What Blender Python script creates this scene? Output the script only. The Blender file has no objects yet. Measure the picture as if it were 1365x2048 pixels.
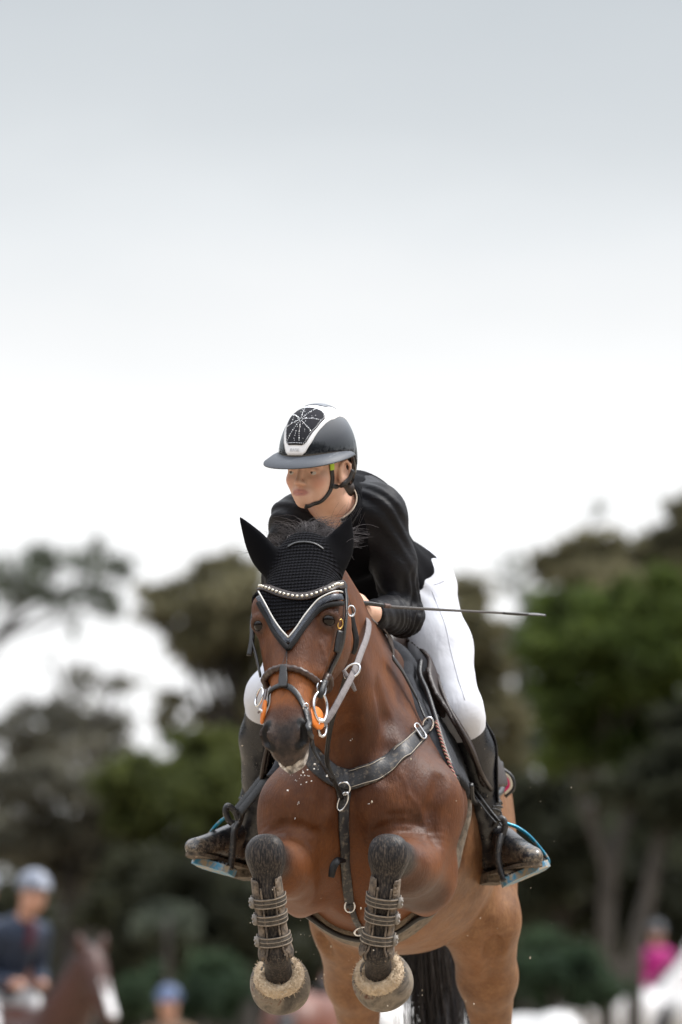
import bpy, bmesh, math, random
import numpy as np
from mathutils import Vector, Matrix

sc = bpy.context.scene
C = sc.collection
rng = np.random.default_rng(7)
random.seed(7)
R = math.radians

# ------------------------------------------------------------------ camera
FPX = 11388.0                       # focal length in photo pixels (200 mm on a 36 mm tall frame)
HORIZON = 2020.0
CAMZ = 1.5
SUBJ = 14.6                         # metres to the jumping horse
PITCH = math.atan((HORIZON - 1024.0) / FPX)
cam_d = bpy.data.cameras.new('camera')
cam = bpy.data.objects.new('camera', cam_d); C.objects.link(cam)
cam.location = (0, 0, CAMZ); cam.rotation_euler = (math.pi / 2 + PITCH, 0, 0)
cam_d.sensor_fit = 'VERTICAL'; cam_d.sensor_height = 36; cam_d.sensor_width = 24
cam_d.lens = FPX / 2048 * 36
cam_d.clip_start = 0.1; cam_d.clip_end = 3000
cam_d.dof.use_dof = True; cam_d.dof.focus_distance = 14.45; cam_d.dof.aperture_fstop = 2.9
cam_d.dof.aperture_blades = 9
sc.camera = cam

# ------------------------------------------------------------------ sky, sun, exposure
SUN_EL, SUN_AZ = R(55), R(82)       # high soft sun behind cloud, to the right of the view
W = bpy.data.worlds.new('World'); sc.world = W; W.use_nodes = True
nt = W.node_tree; nt.nodes.clear()
def wn(t, **k):
    n = nt.nodes.new(t)
    for a, b in k.items(): setattr(n, a, b)
    return n
w_out = wn('ShaderNodeOutputWorld'); w_bg = wn('ShaderNodeBackground'); w_sky = wn('ShaderNodeTexSky')
w_sky.sky_type = 'NISHITA'; w_sky.sun_disc = False; w_sky.sun_elevation = SUN_EL; w_sky.sun_rotation = SUN_AZ
w_sky.air_density = 1.0; w_sky.dust_density = 3.0
w_tc = wn('ShaderNodeTexCoord'); w_sep = wn('ShaderNodeSeparateXYZ')
nt.links.new(w_tc.outputs['Generated'], w_sep.inputs[0])
# overcast deck: bright band of thin cloud low down, grey-blue cloud base above it
w_noise = wn('ShaderNodeTexNoise'); w_noise.inputs['Scale'].default_value = 9.0
w_noise.inputs['Detail'].default_value = 5.0; w_noise.inputs['Roughness'].default_value = 0.55
w_map = wn('ShaderNodeMapping'); w_map.inputs['Scale'].default_value = (1, 1, 3.0)
nt.links.new(w_tc.outputs['Generated'], w_map.inputs[0]); nt.links.new(w_map.outputs[0], w_noise.inputs[0])
w_m1 = wn('ShaderNodeMath', operation='MULTIPLY_ADD'); w_m1.inputs[1].default_value = 0.03; w_m1.inputs[2].default_value = -0.015
nt.links.new(w_noise.outputs[0], w_m1.inputs[0])
w_add = wn('ShaderNodeMath', operation='ADD')
nt.links.new(w_sep.outputs[2], w_add.inputs[0]); nt.links.new(w_m1.outputs[0], w_add.inputs[1])
w_ramp = wn('ShaderNodeValToRGB'); cr = w_ramp.color_ramp
cr.elements[0].position = 0.0; cr.elements[0].color = (0.484, 0.487, 0.494, 1)
cr.elements[1].position = 1.0; cr.elements[1].color = (1.05, 1.09, 1.15, 1)
for p, c in ((0.095, (0.446, 0.448, 0.451)), (0.119, (0.373, 0.376, 0.379)), (0.135, (0.331, 0.341, 0.349)), (0.157, (0.271, 0.284, 0.294)), (0.18, (0.235, 0.250, 0.262)), (0.22, (0.229, 0.244, 0.256)), (0.35, (0.370, 0.389, 0.418)), (.65, (.90, .93, .98))):
    e = cr.elements.new(p); e.color = (*c, 1)
nt.links.new(w_add.outputs[0], w_ramp.inputs[0])
w_c2 = wn('ShaderNodeMix', data_type='RGBA'); w_c2.inputs[0].default_value = 0.96
w_s1 = wn('ShaderNodeMix', data_type='RGBA', blend_type='MULTIPLY'); w_s1.inputs[0].default_value = 1.0
w_s1.inputs[7].default_value = (0.1, 0.1, 0.1, 1)
nt.links.new(w_sky.outputs[0], w_s1.inputs[6])
nt.links.new(w_s1.outputs[2], w_c2.inputs[6]); nt.links.new(w_ramp.outputs[0], w_c2.inputs[7])
nt.links.new(w_c2.outputs[2], w_bg.inputs[0]); w_bg.inputs[1].default_value = 1.0
nt.links.new(w_bg.outputs[0], w_out.inputs[0])

sun_d = bpy.data.lights.new('sun', 'SUN'); sun_d.energy = 1.5; sun_d.angle = R(11); sun_d.color = (1, 0.97, 0.93)
sun = bpy.data.objects.new('sun', sun_d); C.objects.link(sun)
# azimuth measured from +Y (view direction) towards +X
sdir = Vector((math.sin(SUN_AZ) * math.cos(SUN_EL), math.cos(SUN_AZ) * math.cos(SUN_EL), math.sin(SUN_EL)))
sun.rotation_euler = sdir.to_track_quat('Z', 'Y').to_euler()
sc.view_settings.view_transform = 'Standard'; sc.view_settings.look = 'None'
sc.view_settings.exposure = 1.35; sc.view_settings.gamma = 1.0
sc.render.engine = 'CYCLES'
sc.cycles.use_denoising = True
sc.cycles.max_bounces = 5; sc.cycles.transparent_max_bounces = 6
sc.cycles.use_adaptive_sampling = True; sc.cycles.adaptive_threshold = 0.015

# ------------------------------------------------------------------ pixel -> place
COSP, SINP = math.cos(PITCH), math.sin(PITCH)
CAM = np.array([0, 0, CAMZ])
def ray(px, py):
    x, y = (px - 682.5) / FPX, (1024.0 - py) / FPX
    d = np.array([x, COSP - y * SINP, SINP + y * COSP])
    return d / np.linalg.norm(d)
def P(px, py, d):                   # point seen at a photo pixel, d metres behind the subject distance
    r = ray(px, py)
    return CAM + r * ((SUBJ + d) / r[1])
def pix(p):
    q = np.asarray(p, float) - CAM
    f = q[1] * COSP + q[2] * SINP; u = -q[1] * SINP + q[2] * COSP
    return 682.5 + q[0] / f * FPX, 1024 - u / f * FPX
def nrm(v):
    v = np.asarray(v, float); return v / (np.linalg.norm(v) + 1e-12)
def arr(*a): return np.array(a, float)

# ------------------------------------------------------------------ materials
MATS = {}
def col4(c): return (c[0], c[1], c[2], 1.0)
class Mat:
    def __init__(s, name, color=(0.5, 0.5, 0.5), rough=0.6, metal=0.0, spec=0.5, **k):
        m = bpy.data.materials.new(name); m.use_nodes = True
        s.m = m; s.nt = m.node_tree; s.b = s.nt.nodes['Principled BSDF']; MATS[name] = m
        s.b.inputs['Base Color'].default_value = col4(color)
        s.b.inputs['Roughness'].default_value = rough; s.b.inputs['Metallic'].default_value = metal
        s.b.inputs['Specular IOR Level'].default_value = spec
        for a, v in k.items(): s.b.inputs[a.replace('_', ' ')].default_value = v
        s.tc = s.nt.nodes.new('ShaderNodeTexCoord')
    def n(s, t, **k):
        x = s.nt.nodes.new(t)
        for a, b in k.items(): setattr(x, a, b)
        return x
    def l(s, a, b): s.nt.links.new(a, b)
    def vec(s, attr=None, scale=(1, 1, 1), rot=(0, 0, 0)):
        mp = s.n('ShaderNodeMapping'); mp.inputs['Scale'].default_value = scale; mp.inputs['Rotation'].default_value = rot
        if attr:
            a = s.n('ShaderNodeAttribute'); a.attribute_name = attr; s.l(a.outputs['Vector'], mp.inputs[0])
        else: s.l(s.tc.outputs['Object'], mp.inputs[0])
        return mp.outputs[0]
    def noise(s, scale, detail=4, rough=0.55, v=None, dist=0.0):
        x = s.n('ShaderNodeTexNoise'); x.inputs['Scale'].default_value = scale
        x.inputs['Detail'].default_value = detail; x.inputs['Roughness'].default_value = rough; x.inputs['Distortion'].default_value = dist
        s.l(v if v else s.tc.outputs['Object'], x.inputs[0]); return x.outputs[0]
    def voro(s, scale, v=None, feature='F1'):
        x = s.n('ShaderNodeTexVoronoi', feature=feature); x.inputs['Scale'].default_value = scale
        s.l(v if v else s.tc.outputs['Object'], x.inputs[0]); return x.outputs[0]
    def ramp(s, f, *stops):
        x = s.n('ShaderNodeValToRGB'); c = x.color_ramp
        while len(c.elements) < len(stops): c.elements.new(0.5)
        for e, (p, v) in zip(c.elements, stops):
            e.position = p; e.color = col4(v if hasattr(v, '__len__') else (v, v, v))
        s.l(f, x.inputs[0]); return x.outputs[0]
    def mix(s, f, a, b, mode='MIX'):
        x = s.n('ShaderNodeMix', data_type='RGBA', blend_type=mode)
        if isinstance(f, (int, float)): x.inputs[0].default_value = f
        else: s.l(f, x.inputs[0])
        for i, v in ((6, a), (7, b)):
            if hasattr(v, '__len__'): x.inputs[i].default_value = col4(v)
            else: s.l(v, x.inputs[i])
        return x.outputs[2]
    def math(s, op, a, b=0.0):
        x = s.n('ShaderNodeMath', operation=op)
        for i, v in ((0, a), (1, b)):
            if isinstance(v, (int, float)): x.inputs[i].default_value = v
            else: s.l(v, x.inputs[i])
        return x.outputs[0]
    def attr(s, name, fac=True):
        a = s.n('ShaderNodeAttribute'); a.attribute_name = name
        return a.outputs['Fac'] if fac else a.outputs['Vector']
    def color(s, o): s.l(o, s.b.inputs['Base Color']); return s
    def rough(s, o): s.l(o, s.b.inputs['Roughness']); return s
    def bump(s, h, strength=0.3, dist=0.01):
        x = s.n('ShaderNodeBump'); x.inputs['Strength'].default_value = strength; x.inputs['Distance'].default_value = dist
        s.l(h, x.inputs['Height'])
        if s.b.inputs['Normal'].is_linked: s.l(s.b.inputs['Normal'].links[0].from_socket, x.inputs['Normal'])
        s.l(x.outputs[0], s.b.inputs['Normal']); return s
def quick(name, color, rough=0.6, metal=0.0, spec=0.5, var=0.15, scale=30, bump=0.0, bscale=200, **k):
    m = Mat(name, color, rough, metal, spec, **k)
    n = m.noise(scale)
    lo = tuple(c * (1 - var) for c in color); hi = tuple(min(1, c * (1 + var)) for c in color)
    m.color(m.ramp(n, (0.3, lo), (0.7, hi)))
    if bump: m.bump(m.noise(bscale, 3), bump, 0.004)
    return m.m

# ------------------------------------------------------------------ objects
def link(name, me, mat=None, parent=None, smooth=True):
    o = bpy.data.objects.new(name, me); C.objects.link(o)
    if mat is not None and not me.materials: me.materials.append(mat)
    if parent is not None: o.parent = parent
    if smooth and len(me.polygons): me.polygons.foreach_set('use_smooth', np.ones(len(me.polygons), bool))
    return o
def tag(o, label=None, cat=None, group=None, kind=None):
    if label: o['label'] = label
    if cat: o['category'] = cat
    if group: o['group'] = group
    if kind: o['kind'] = kind
    return o
def thing(name, label, cat, group=None):
    o = bpy.data.objects.new(name, None); C.objects.link(o); o.empty_display_size = 0.1
    return tag(o, label, cat, group)
SETTLE = []
def settle(root, loc): SETTLE.append((root, Vector(loc)))   # a thing's Empty goes to its own base; its parts keep their places
def settle_all():
    for root, loc in SETTLE:
        root.location = loc
        for ch in C.objects:
            if ch.parent is root: ch.matrix_parent_inverse = Matrix.Translation(-loc)
def mesh(name, V, F, mat=None, parent=None, smooth=True, attrs=None):
    me = bpy.data.meshes.new(name)
    V = np.asarray(V, float)
    if isinstance(F, np.ndarray):
        n, k = F.shape
        me.vertices.add(len(V)); me.vertices.foreach_set('co', V.ravel())
        me.loops.add(n * k); me.loops.foreach_set('vertex_index', F.ravel().astype(np.int32))
        me.polygons.add(n); me.polygons.foreach_set('loop_start', np.arange(0, n * k, k, dtype=np.int32))
        me.update(calc_edges=True); me.validate()
    else:
        me.from_pydata([tuple(v) for v in V], [], F); me.update()
    if attrs:
        for an, av in attrs.items():
            av = np.asarray(av, np.float32)
            if av.ndim == 2:
                a = me.attributes.new(an, 'FLOAT_VECTOR', 'POINT'); a.data.foreach_set('vector', av.ravel())
            else:
                a = me.attributes.new(an, 'FLOAT', 'POINT'); a.data.foreach_set('value', av)
    return link(name, me, mat, parent, smooth)

# ------------------------------------------------------------------ implicit shapes
def smin(a, b, k):
    if k <= 0: return np.minimum(a, b)
    h = np.clip(0.5 + 0.5 * (b - a) / k, 0, 1)
    return b + (a - b) * h - k * h * (1 - h)
def smax(a, b, k): return -smin(-a, -b, k)
class RC:                            # round cone between two points
    def __init__(s, a, b, ra, rb, k=0.04, neg=False):
        s.a, s.b, s.ra, s.rb, s.k, s.neg = arr(*a), arr(*b), ra, rb, k, neg
        s.c = (s.a + s.b) / 2; s.r = np.linalg.norm(s.b - s.a) / 2 + max(ra, rb)
    def __call__(s, p):
        ba = s.b - s.a; L = ba @ ba
        t = np.clip(((p - s.a) @ ba) / L, 0, 1)
        return np.linalg.norm(p - s.a - t[:, None] * ba, axis=1) - (s.ra + (s.rb - s.ra) * t)
class EL:                            # oriented (super)ellipsoid
    def __init__(s, c, rad, k=0.04, M=None, p=2.0, neg=False):
        s.c, s.rad, s.k, s.neg, s.p = arr(*c), arr(*rad), k, neg, p
        s.M = np.eye(3) if M is None else np.asarray(M, float)   # columns = axes
        s.r = float(np.linalg.norm(s.rad)) if p > 2 else float(max(rad))
    def __call__(s, q):
        x = (q - s.c) @ s.M / s.rad
        if s.p == 2.0:
            k0 = np.linalg.norm(x, axis=1); k1 = np.linalg.norm(x / s.rad, axis=1)
            return k0 * (k0 - 1) / np.maximum(k1, 1e-9)
        ax = np.abs(x) + 1e-9; f = (ax ** s.p).sum(1) ** (1 / s.p)
        g = np.linalg.norm((ax / f[:, None]) ** (s.p - 1) / s.rad, axis=1)
        return (f - 1) / np.maximum(g, 1e-6)
class LOFT:                          # straight axis, varying superellipse section: rows (w, half width, front, back)
    def __init__(s, o, M, rows, p=2.2, k=0.03, neg=False):
        s.o, s.M, s.p, s.k, s.neg = arr(*o), np.asarray(M, float), p, k, neg   # columns u, v, w
        rows = np.array(rows, float); t = np.linspace(rows[0, 0], rows[-1, 0], 96)
        s.t = t; s.tab = [smooth_interp(t, rows[:, 0], rows[:, i]) for i in (1, 2, 3)]
        s.c = s.o + s.M[:, 2] * (t[0] + t[-1]) / 2
        s.r = math.hypot((t[-1] - t[0]) / 2, max(np.abs(x).max() for x in s.tab) * 1.3)
    def __call__(s, q):
        l = (q - s.o) @ s.M
        w = np.clip(l[:, 2], s.t[0], s.t[-1]); dw = np.abs(l[:, 2] - w)
        Wd, vf, vb = (np.interp(w, s.t, x) for x in s.tab)
        H = np.maximum((vf - vb) / 2, 1e-3); Wd = np.maximum(Wd, 1e-3)
        a = np.abs(l[:, 0]) / Wd + 1e-6; b = np.abs(l[:, 1] - (vf + vb) / 2) / H + 1e-6
        f = (a ** s.p + b ** s.p) ** (1 / s.p)
        g = np.hypot((a / f) ** (s.p - 1) / Wd, (b / f) ** (s.p - 1) / H)
        d = (f - 1) / np.maximum(g, 1e-6)
        return np.where(dw > 0, np.hypot(np.maximum(d, 0), dw) + np.minimum(d, 0), d)
def smooth_interp(t, x, y):          # monotone cubic
    h = np.diff(x); dl = np.diff(y) / h; m = np.zeros(len(x)); m[0], m[-1] = dl[0], dl[-1]
    for i in range(1, len(x) - 1):
        m[i] = 0 if dl[i - 1] * dl[i] <= 0 else 2 * dl[i - 1] * dl[i] / (dl[i - 1] + dl[i])
    i = np.clip(np.searchsorted(x, t) - 1, 0, len(h) - 1); u = (t - x[i]) / h[i]
    return (y[i] * (1 + 2 * u) * (1 - u) ** 2 + h[i] * m[i] * u * (1 - u) ** 2 + y[i + 1] * u * u * (3 - 2 * u) + h[i] * m[i + 1] * u * u * (u - 1))
class SDF:
    def __init__(s, prims): s.pr = prims; s.pc = np.array([p.c for p in prims]); s.prr = np.array([p.r for p in prims]); s.pk = np.array([p.k for p in prims])
    def near(s, c, rad):             # primitives that can matter within rad of c
        d = np.linalg.norm(s.pc - c, axis=1) - s.prr
        return [p for p, dd, k in zip(s.pr, d, s.pk) if dd < rad + k + 0.06]
    def __call__(s, q, pr=None):
        d = np.full(len(q), 0.5)
        for p in (s.pr if pr is None else pr):
            v = p(q)
            d = smax(d, -v, p.k) if p.neg else smin(d, v, p.k)
        return d
    def one(s, q, pr=None): return float(s(np.asarray(q, float)[None], pr)[0])
    def grad(s, q, e=0.002, pr=None):
        q = np.asarray(q, float); o = np.eye(3) * e
        if pr is None: pr = s.near(q, .05)
        v = s(np.concatenate([q + o, q - o]), pr); g = v[:3] - v[3:]
        return g / (np.linalg.norm(g) + 1e-12)
    def hit(s, px, py, y0=-0.9, y1=2.2, off=0.0):   # first surface point seen through a photo pixel
        r = ray(px, py); t = (SUBJ + y0) / r[1]; tm = (SUBJ + y1) / r[1]
        pr = None
        if hasattr(s, 'pc'):
            rel = s.pc - CAM; dd = np.linalg.norm(rel - (rel @ r)[:, None] * r, axis=1) - s.prr
            pr = [p for p, x, k in zip(s.pr, dd, s.pk) if x < k + .16]
        best = None
        for _ in range(160):
            v = s.one(CAM + r * t, pr) - off
            if v < 0.0006: return CAM + r * t
            if best is None or v < best[0]: best = (v, t)
            t += max(v * 0.8, 0.001)
            if t > tm: break
        return s.snap(CAM + r * best[1], off)       # misses: nearest grazing point
    def snap(s, q, off=0.0):
        q = np.asarray(q, float).copy(); pr = s.near(q, .2); e = .003; o = np.eye(3) * e
        for _ in range(9):
            v = s(np.concatenate([q + o, q - o, q[None]]), pr); g = v[:3] - v[3:6]
            q -= g / (np.linalg.norm(g) + 1e-12) * (v[6] - off) * .85
            if abs(v[6] - off) < 2e-4: break
        return q
def polygonise(f, lo, hi, h, block=12):
    # sparse blocks near the surface, then surface nets over the whole grid
    lo, hi = np.asarray(lo, float), np.asarray(hi, float)
    nb = np.ceil((hi - lo) / (h * block)).astype(int); n = nb * block + 1
    G = np.full(n, 1.0, np.float32)
    half = h * block / 2; rad = half * 1.75
    bi = np.stack(np.meshgrid(*[np.arange(k) for k in nb], indexing='ij'), -1).reshape(-1, 3)
    cen = lo + (bi * block + block / 2) * h
    has = hasattr(f, 'near')
    cv = f(cen)
    g = np.arange(block + 1); loc = np.stack(np.meshgrid(g, g, g, indexing='ij'), -1).reshape(-1, 3)
    for b, c, v in zip(bi, cen, cv):
        s = tuple(slice(i * block, i * block + block + 1) for i in b)
        if abs(v) > rad * 1.35 + 0.02:
            G[s] = v; continue
    for b, c, v in zip(bi, cen, cv):
        if abs(v) > rad * 1.35 + 0.02: continue
        s = tuple(slice(i * block, i * block + block + 1) for i in b)
        q = lo + (b * block + loc) * h
        G[s] = (f(q, f.near(c, rad)) if has else f(q)).reshape((block + 1,) * 3)
    return nets(G, lo, h)
def nets(G, lo, h):
    S = G < 0
    n = np.array(G.shape)
    cor = [(i, j, k) for i in (0, 1) for j in (0, 1) for k in (0, 1)]
    sl = lambda o, m=1: tuple(slice(a, n[i] - m + a) for i, a in enumerate(o))
    cnt = sum(S[sl(o)].astype(np.uint8) for o in cor)
    act = (cnt > 0) & (cnt < 8)
    ci = np.argwhere(act)
    if len(ci) == 0: return np.zeros((0, 3)), np.zeros((0, 4), int)
    idx = np.full(act.shape, -1, np.int64); idx[tuple(ci.T)] = np.arange(len(ci))
    acc = np.zeros((len(ci), 3)); w = np.zeros(len(ci))
    vals = {o: G[tuple((ci + o).T)] for o in cor}
    for o in cor:
        for ax in range(3):
            if o[ax]: continue
            o2 = list(o); o2[ax] = 1; o2 = tuple(o2)
            a, b = vals[o], vals[o2]; m = (a < 0) != (b < 0)
            t = np.where(m, a / np.where(m, a - b, 1), 0)
            pt = np.array(o, float) + np.zeros((len(ci), 3)); pt[:, ax] += t
            acc += pt * m[:, None]; w += m
    V = lo + (ci + acc / w[:, None]) * h
    Fs = []
    for ax in range(3):
        u, v = (ax + 1) % 3, (ax + 2) % 3
        a = [slice(1, -1)] * 3; a[ax] = slice(0, -1)
        b = list(a); b[ax] = slice(1, None)
        A, B = S[tuple(a)], S[tuple(b)]
        e = np.argwhere(A != B)
        if len(e) == 0: continue
        base = e.copy(); base[:, u] += 1; base[:, v] += 1
        fl = A[tuple(e.T)]
        def cell(du, dv):
            c = base.copy(); c[:, u] -= du; c[:, v] -= dv; return idx[tuple(c.T)]
        q = np.stack([cell(1, 1), cell(0, 1), cell(0, 0), cell(1, 0)], 1)
        q[~fl] = q[~fl][:, ::-1]
        Fs.append(q)
    F = np.concatenate(Fs); F = F[(F >= 0).all(1)]
    return V, F
def relax(V, F, it=2, lam=0.5):
    E = np.concatenate([F[:, [i, (i + 1) % 4]] for i in range(4)])
    for _ in range(it):
        s = np.zeros_like(V); c = np.zeros(len(V))
        for a, b in ((0, 1), (1, 0)):
            np.add.at(s, E[:, a], V[E[:, b]]); np.add.at(c, E[:, a], 1)
        V = V + lam * (s / np.maximum(c, 1)[:, None] - V)
    return V
# ================================================================== setting
sand = Mat('arena_sand', rough=0.95, spec=0.2)
sand.color(sand.ramp(sand.noise(0.7, 8, .65), (.3, (.30, .245, .18)), (.7, (.42, .35, .265))))
sand.bump(sand.noise(14, 6, .7), .6, .03)
g = 700.0
o = mesh("ground", [(-g, -g, 0), (g, -g, 0), (g, g, 0), (-g, g, 0)], [(0, 1, 2, 3)], sand.m, smooth=False)
tag(o, kind='structure')
# ================================================================== builders
class CLIP:                           # a solid cut by half spaces / other functions (positive = removed)
    def __init__(s, f, *cuts, k=0.006, off=0.0): s.f, s.cuts, s.k, s.off = f, cuts, k, off
    def near(s, c, r): return s.f.near(c, r + abs(s.off))
    def __call__(s, q, pr=None):
        d = (s.f(q, pr) if pr is not None else s.f(q)) - s.off
        for c in s.cuts: d = smax(d, c(q), s.k)
        return d
def plane(pt, n):                     # removes the side the normal points to
    pt, n = arr(*pt), nrm(n)
    return lambda q: (q - pt) @ n
def solid(name, f, lo, hi, h, mat, parent, it=1, attrs=None, disp=None):
    V, F = polygonise(f, lo, hi, h)
    if it: V = relax(V, F, it, .45)
    if disp is not None:
        tri = np.cross(V[F[:, 2]] - V[F[:, 0]], V[F[:, 3]] - V[F[:, 1]]); N = np.zeros_like(V)
        for i in range(4): np.add.at(N, F[:, i], tri)
        N /= np.linalg.norm(N, axis=1)[:, None] + 1e-12
        V = V + N * disp(V)[:, None]
    return mesh(name, V, F, mat, parent, attrs={k: a(V) for k, a in attrs.items()} if attrs else None)
def spline(pts, n=8, closed=False):   # Catmull-Rom
    p = np.asarray(pts, float)
    p = np.vstack([p[-1], p, p[0], p[1]]) if closed else np.vstack([2 * p[0] - p[1], p, 2 * p[-1] - p[-2]])
    out = []
    for i in range(1, len(p) - 2):
        for t in np.linspace(0, 1, n, endpoint=False):
            a, b, c, d = p[i - 1:i + 3]
            out.append(.5 * (2 * b + (c - a) * t + (2 * a - 5 * b + 4 * c - d) * t * t + (3 * b - a - 3 * c + d) * t ** 3))
    if not closed: out.append(p[-2])
    return np.array(out)
def frames(pts):
    t = np.gradient(pts, axis=0); t /= np.linalg.norm(t, axis=1)[:, None] + 1e-12
    return t
def tube_data(pts, rad, seg=8, closed=False, flat=1.0, up=None):
    pts = np.asarray(pts, float); n = len(pts); rad = np.broadcast_to(rad, (n,))
    t = frames(pts) if not closed else nrm_rows(np.roll(pts, -1, 0) - np.roll(pts, 1, 0))
    u = arr(0, 0, 1) if up is None else arr(*up)
    a = np.cross(t, u); bad = np.linalg.norm(a, axis=1) < 1e-3
    a[bad] = np.cross(t[bad], arr(1, .1, 0)); a = nrm_rows(a)
    for i in range(1, n):                       # parallel transport
        v = a[i - 1] - t[i] * (a[i - 1] @ t[i]); a[i] = v / (np.linalg.norm(v) + 1e-12)
    b = np.cross(t, a)
    th = np.linspace(0, 2 * np.pi, seg, endpoint=False)
    V = pts[:, None] + rad[:, None, None] * (np.cos(th)[None, :, None] * a[:, None] + flat * np.sin(th)[None, :, None] * b[:, None])
    V = V.reshape(-1, 3); F = []
    for i in range(n if closed else n - 1):
        j = (i + 1) % n
        for k in range(seg): F.append((i * seg + k, i * seg + (k + 1) % seg, j * seg + (k + 1) % seg, j * seg + k))
    if not closed:
        F.append(tuple(range(seg - 1, -1, -1))); F.append(tuple((n - 1) * seg + k for k in range(seg)))
    return V, F
def nrm_rows(a): return a / (np.linalg.norm(a, axis=1)[:, None] + 1e-12)
def tube(name, pts, rad, mat, parent, seg=8, closed=False, n=6, flat=1.0, sp=True, up=None):
    p = spline(pts, n, closed) if sp else np.asarray(pts, float)
    if hasattr(rad, '__len__'):
        rad = np.interp(np.linspace(0, 1, len(p)), np.linspace(0, 1, len(rad)), rad)
    V, F = tube_data(p, rad, seg, closed, flat, up); return mesh(name, V, F, mat, parent)
class MB:                             # several shapes joined into one part
    def __init__(s): s.V, s.F, s.n = [], [], 0
    def add(s, V, F):
        V = np.asarray(V, float); s.V.append(V); s.F += [tuple(int(i) + s.n for i in f) for f in F]; s.n += len(V); return s
    def tube(s, pts, rad, seg=6, closed=False, n=4, flat=1.0, sp=True):
        p = spline(pts, n, closed) if sp else np.asarray(pts, float)
        if hasattr(rad, '__len__'): rad = np.interp(np.linspace(0, 1, len(p)), np.linspace(0, 1, len(rad)), rad)
        return s.add(*tube_data(p, rad, seg, closed, flat))
    def ball(s, c, r, seg=8, rings=5):
        r = np.broadcast_to(r, (3,)); V = [c + arr(0, 0, r[2])]; F = []
        for i in range(1, rings):
            a = math.pi * i / rings
            V += [c + arr(r[0] * math.sin(a) * math.cos(b), r[1] * math.sin(a) * math.sin(b), r[2] * math.cos(a)) for b in np.linspace(0, 2 * math.pi, seg, endpoint=False)]
        V.append(c - arr(0, 0, r[2])); L = len(V) - 1
        for k in range(seg): F.append((0, 1 + k, 1 + (k + 1) % seg)); F.append((L, L - 1 - k, L - 1 - (k + 1) % seg))
        for i in range(rings - 2):
            for k in range(seg): a = 1 + i * seg; F.append((a + k, a + seg + k, a + seg + (k + 1) % seg, a + (k + 1) % seg))
        return s.add(V, F)
    def box(s, c, a, b, cc):          # centre and three half axes
        c, a, b, cc = (arr(*x) for x in (c, a, b, cc))
        V = [c + i * a + j * b + k * cc for i in (-1, 1) for j in (-1, 1) for k in (-1, 1)]
        return s.add(V, [(0, 1, 3, 2), (4, 6, 7, 5), (0, 4, 5, 1), (2, 3, 7, 6), (0, 2, 6, 4), (1, 5, 7, 3)])
    def build(s, name, mat, parent, smooth=True): return mesh(name, np.vstack(s.V), s.F, mat, parent, smooth)
def strap_data(pts, nor, width, thick, arch=0.0):
    # a flat band with rounded edges: pts along its centre, nor away from the surface
    pts, nor = np.asarray(pts, float), nrm_rows(np.asarray(nor, float)); n = len(pts)
    t = frames(pts); nor = nrm_rows(nor - t * (nor * t).sum(1)[:, None]); s = np.cross(t, nor)
    w = np.broadcast_to(width, (n,))[:, None] / 2; h = thick
    prof = ((-1, 0), (-.97, .75), (-.85, 1.0), (0, 1.0 + arch), (.85, 1.0), (.97, .75), (1, 0), (0, -.05))
    V = np.stack([pts + s * w * a + nor * h * b for a, b in prof], 1).reshape(-1, 3); m = len(prof); F = []
    for i in range(n - 1):
        for k in range(m): F.append((i * m + k, i * m + (k + 1) % m, (i + 1) * m + (k + 1) % m, (i + 1) * m + k))
    F.append(tuple(range(m - 1, -1, -1))); F.append(tuple((n - 1) * m + k for k in range(m)))
    return V, [f[::-1] for f in F]
def on(f, pxs, n=6, off=0.002, y0=-.9, keep=None):
    # band path over a solid: photo pixels (or 3-D points) laid on its surface
    p = []
    for q in pxs:
        p.append(f.snap(q, off) if len(q) == 3 else f.hit(q[0], q[1], y0, off=off))
    p = spline(p, n); nn = []
    for i in range(len(p)):
        p[i] = f.snap(p[i], off); nn.append(f.grad(p[i], .006))
    return p, np.array(nn)
def strap(name, f, pxs, width, mat, parent, thick=.003, n=6, off=.001, arch=0.0, y0=-.9):
    p, nn = on(f, pxs, n, off, y0)
    if hasattr(width, '__len__'): width = np.interp(np.linspace(0, 1, len(p)), np.linspace(0, 1, len(width)), width)
    nn = sum(np.roll(nn, k, 0) for k in (0,)) if len(nn) < 3 else np.vstack([nn[:1], (nn[:-2] + nn[1:-1] + nn[2:]) / 3, nn[-1:]])
    V, F = strap_data(p, nn, width, thick, arch); return mesh(name, V, F, mat, parent)
def hang(name, pts, nor, width, mat, parent, thick=.003, n=6):   # a band in free air
    p = spline(pts, n); nn = np.broadcast_to(arr(*nor), p.shape)
    if hasattr(width, '__len__'): width = np.interp(np.linspace(0, 1, len(p)), np.linspace(0, 1, len(width)), width)
    V, F = strap_data(p, nn, width, thick); return mesh(name, V, F, mat, parent)
def ring_pts(c, a, b, n=20): return [arr(*c) + arr(*a) * math.cos(t) + arr(*b) * math.sin(t) for t in np.linspace(0, 2 * math.pi, n, endpoint=False)]
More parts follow.
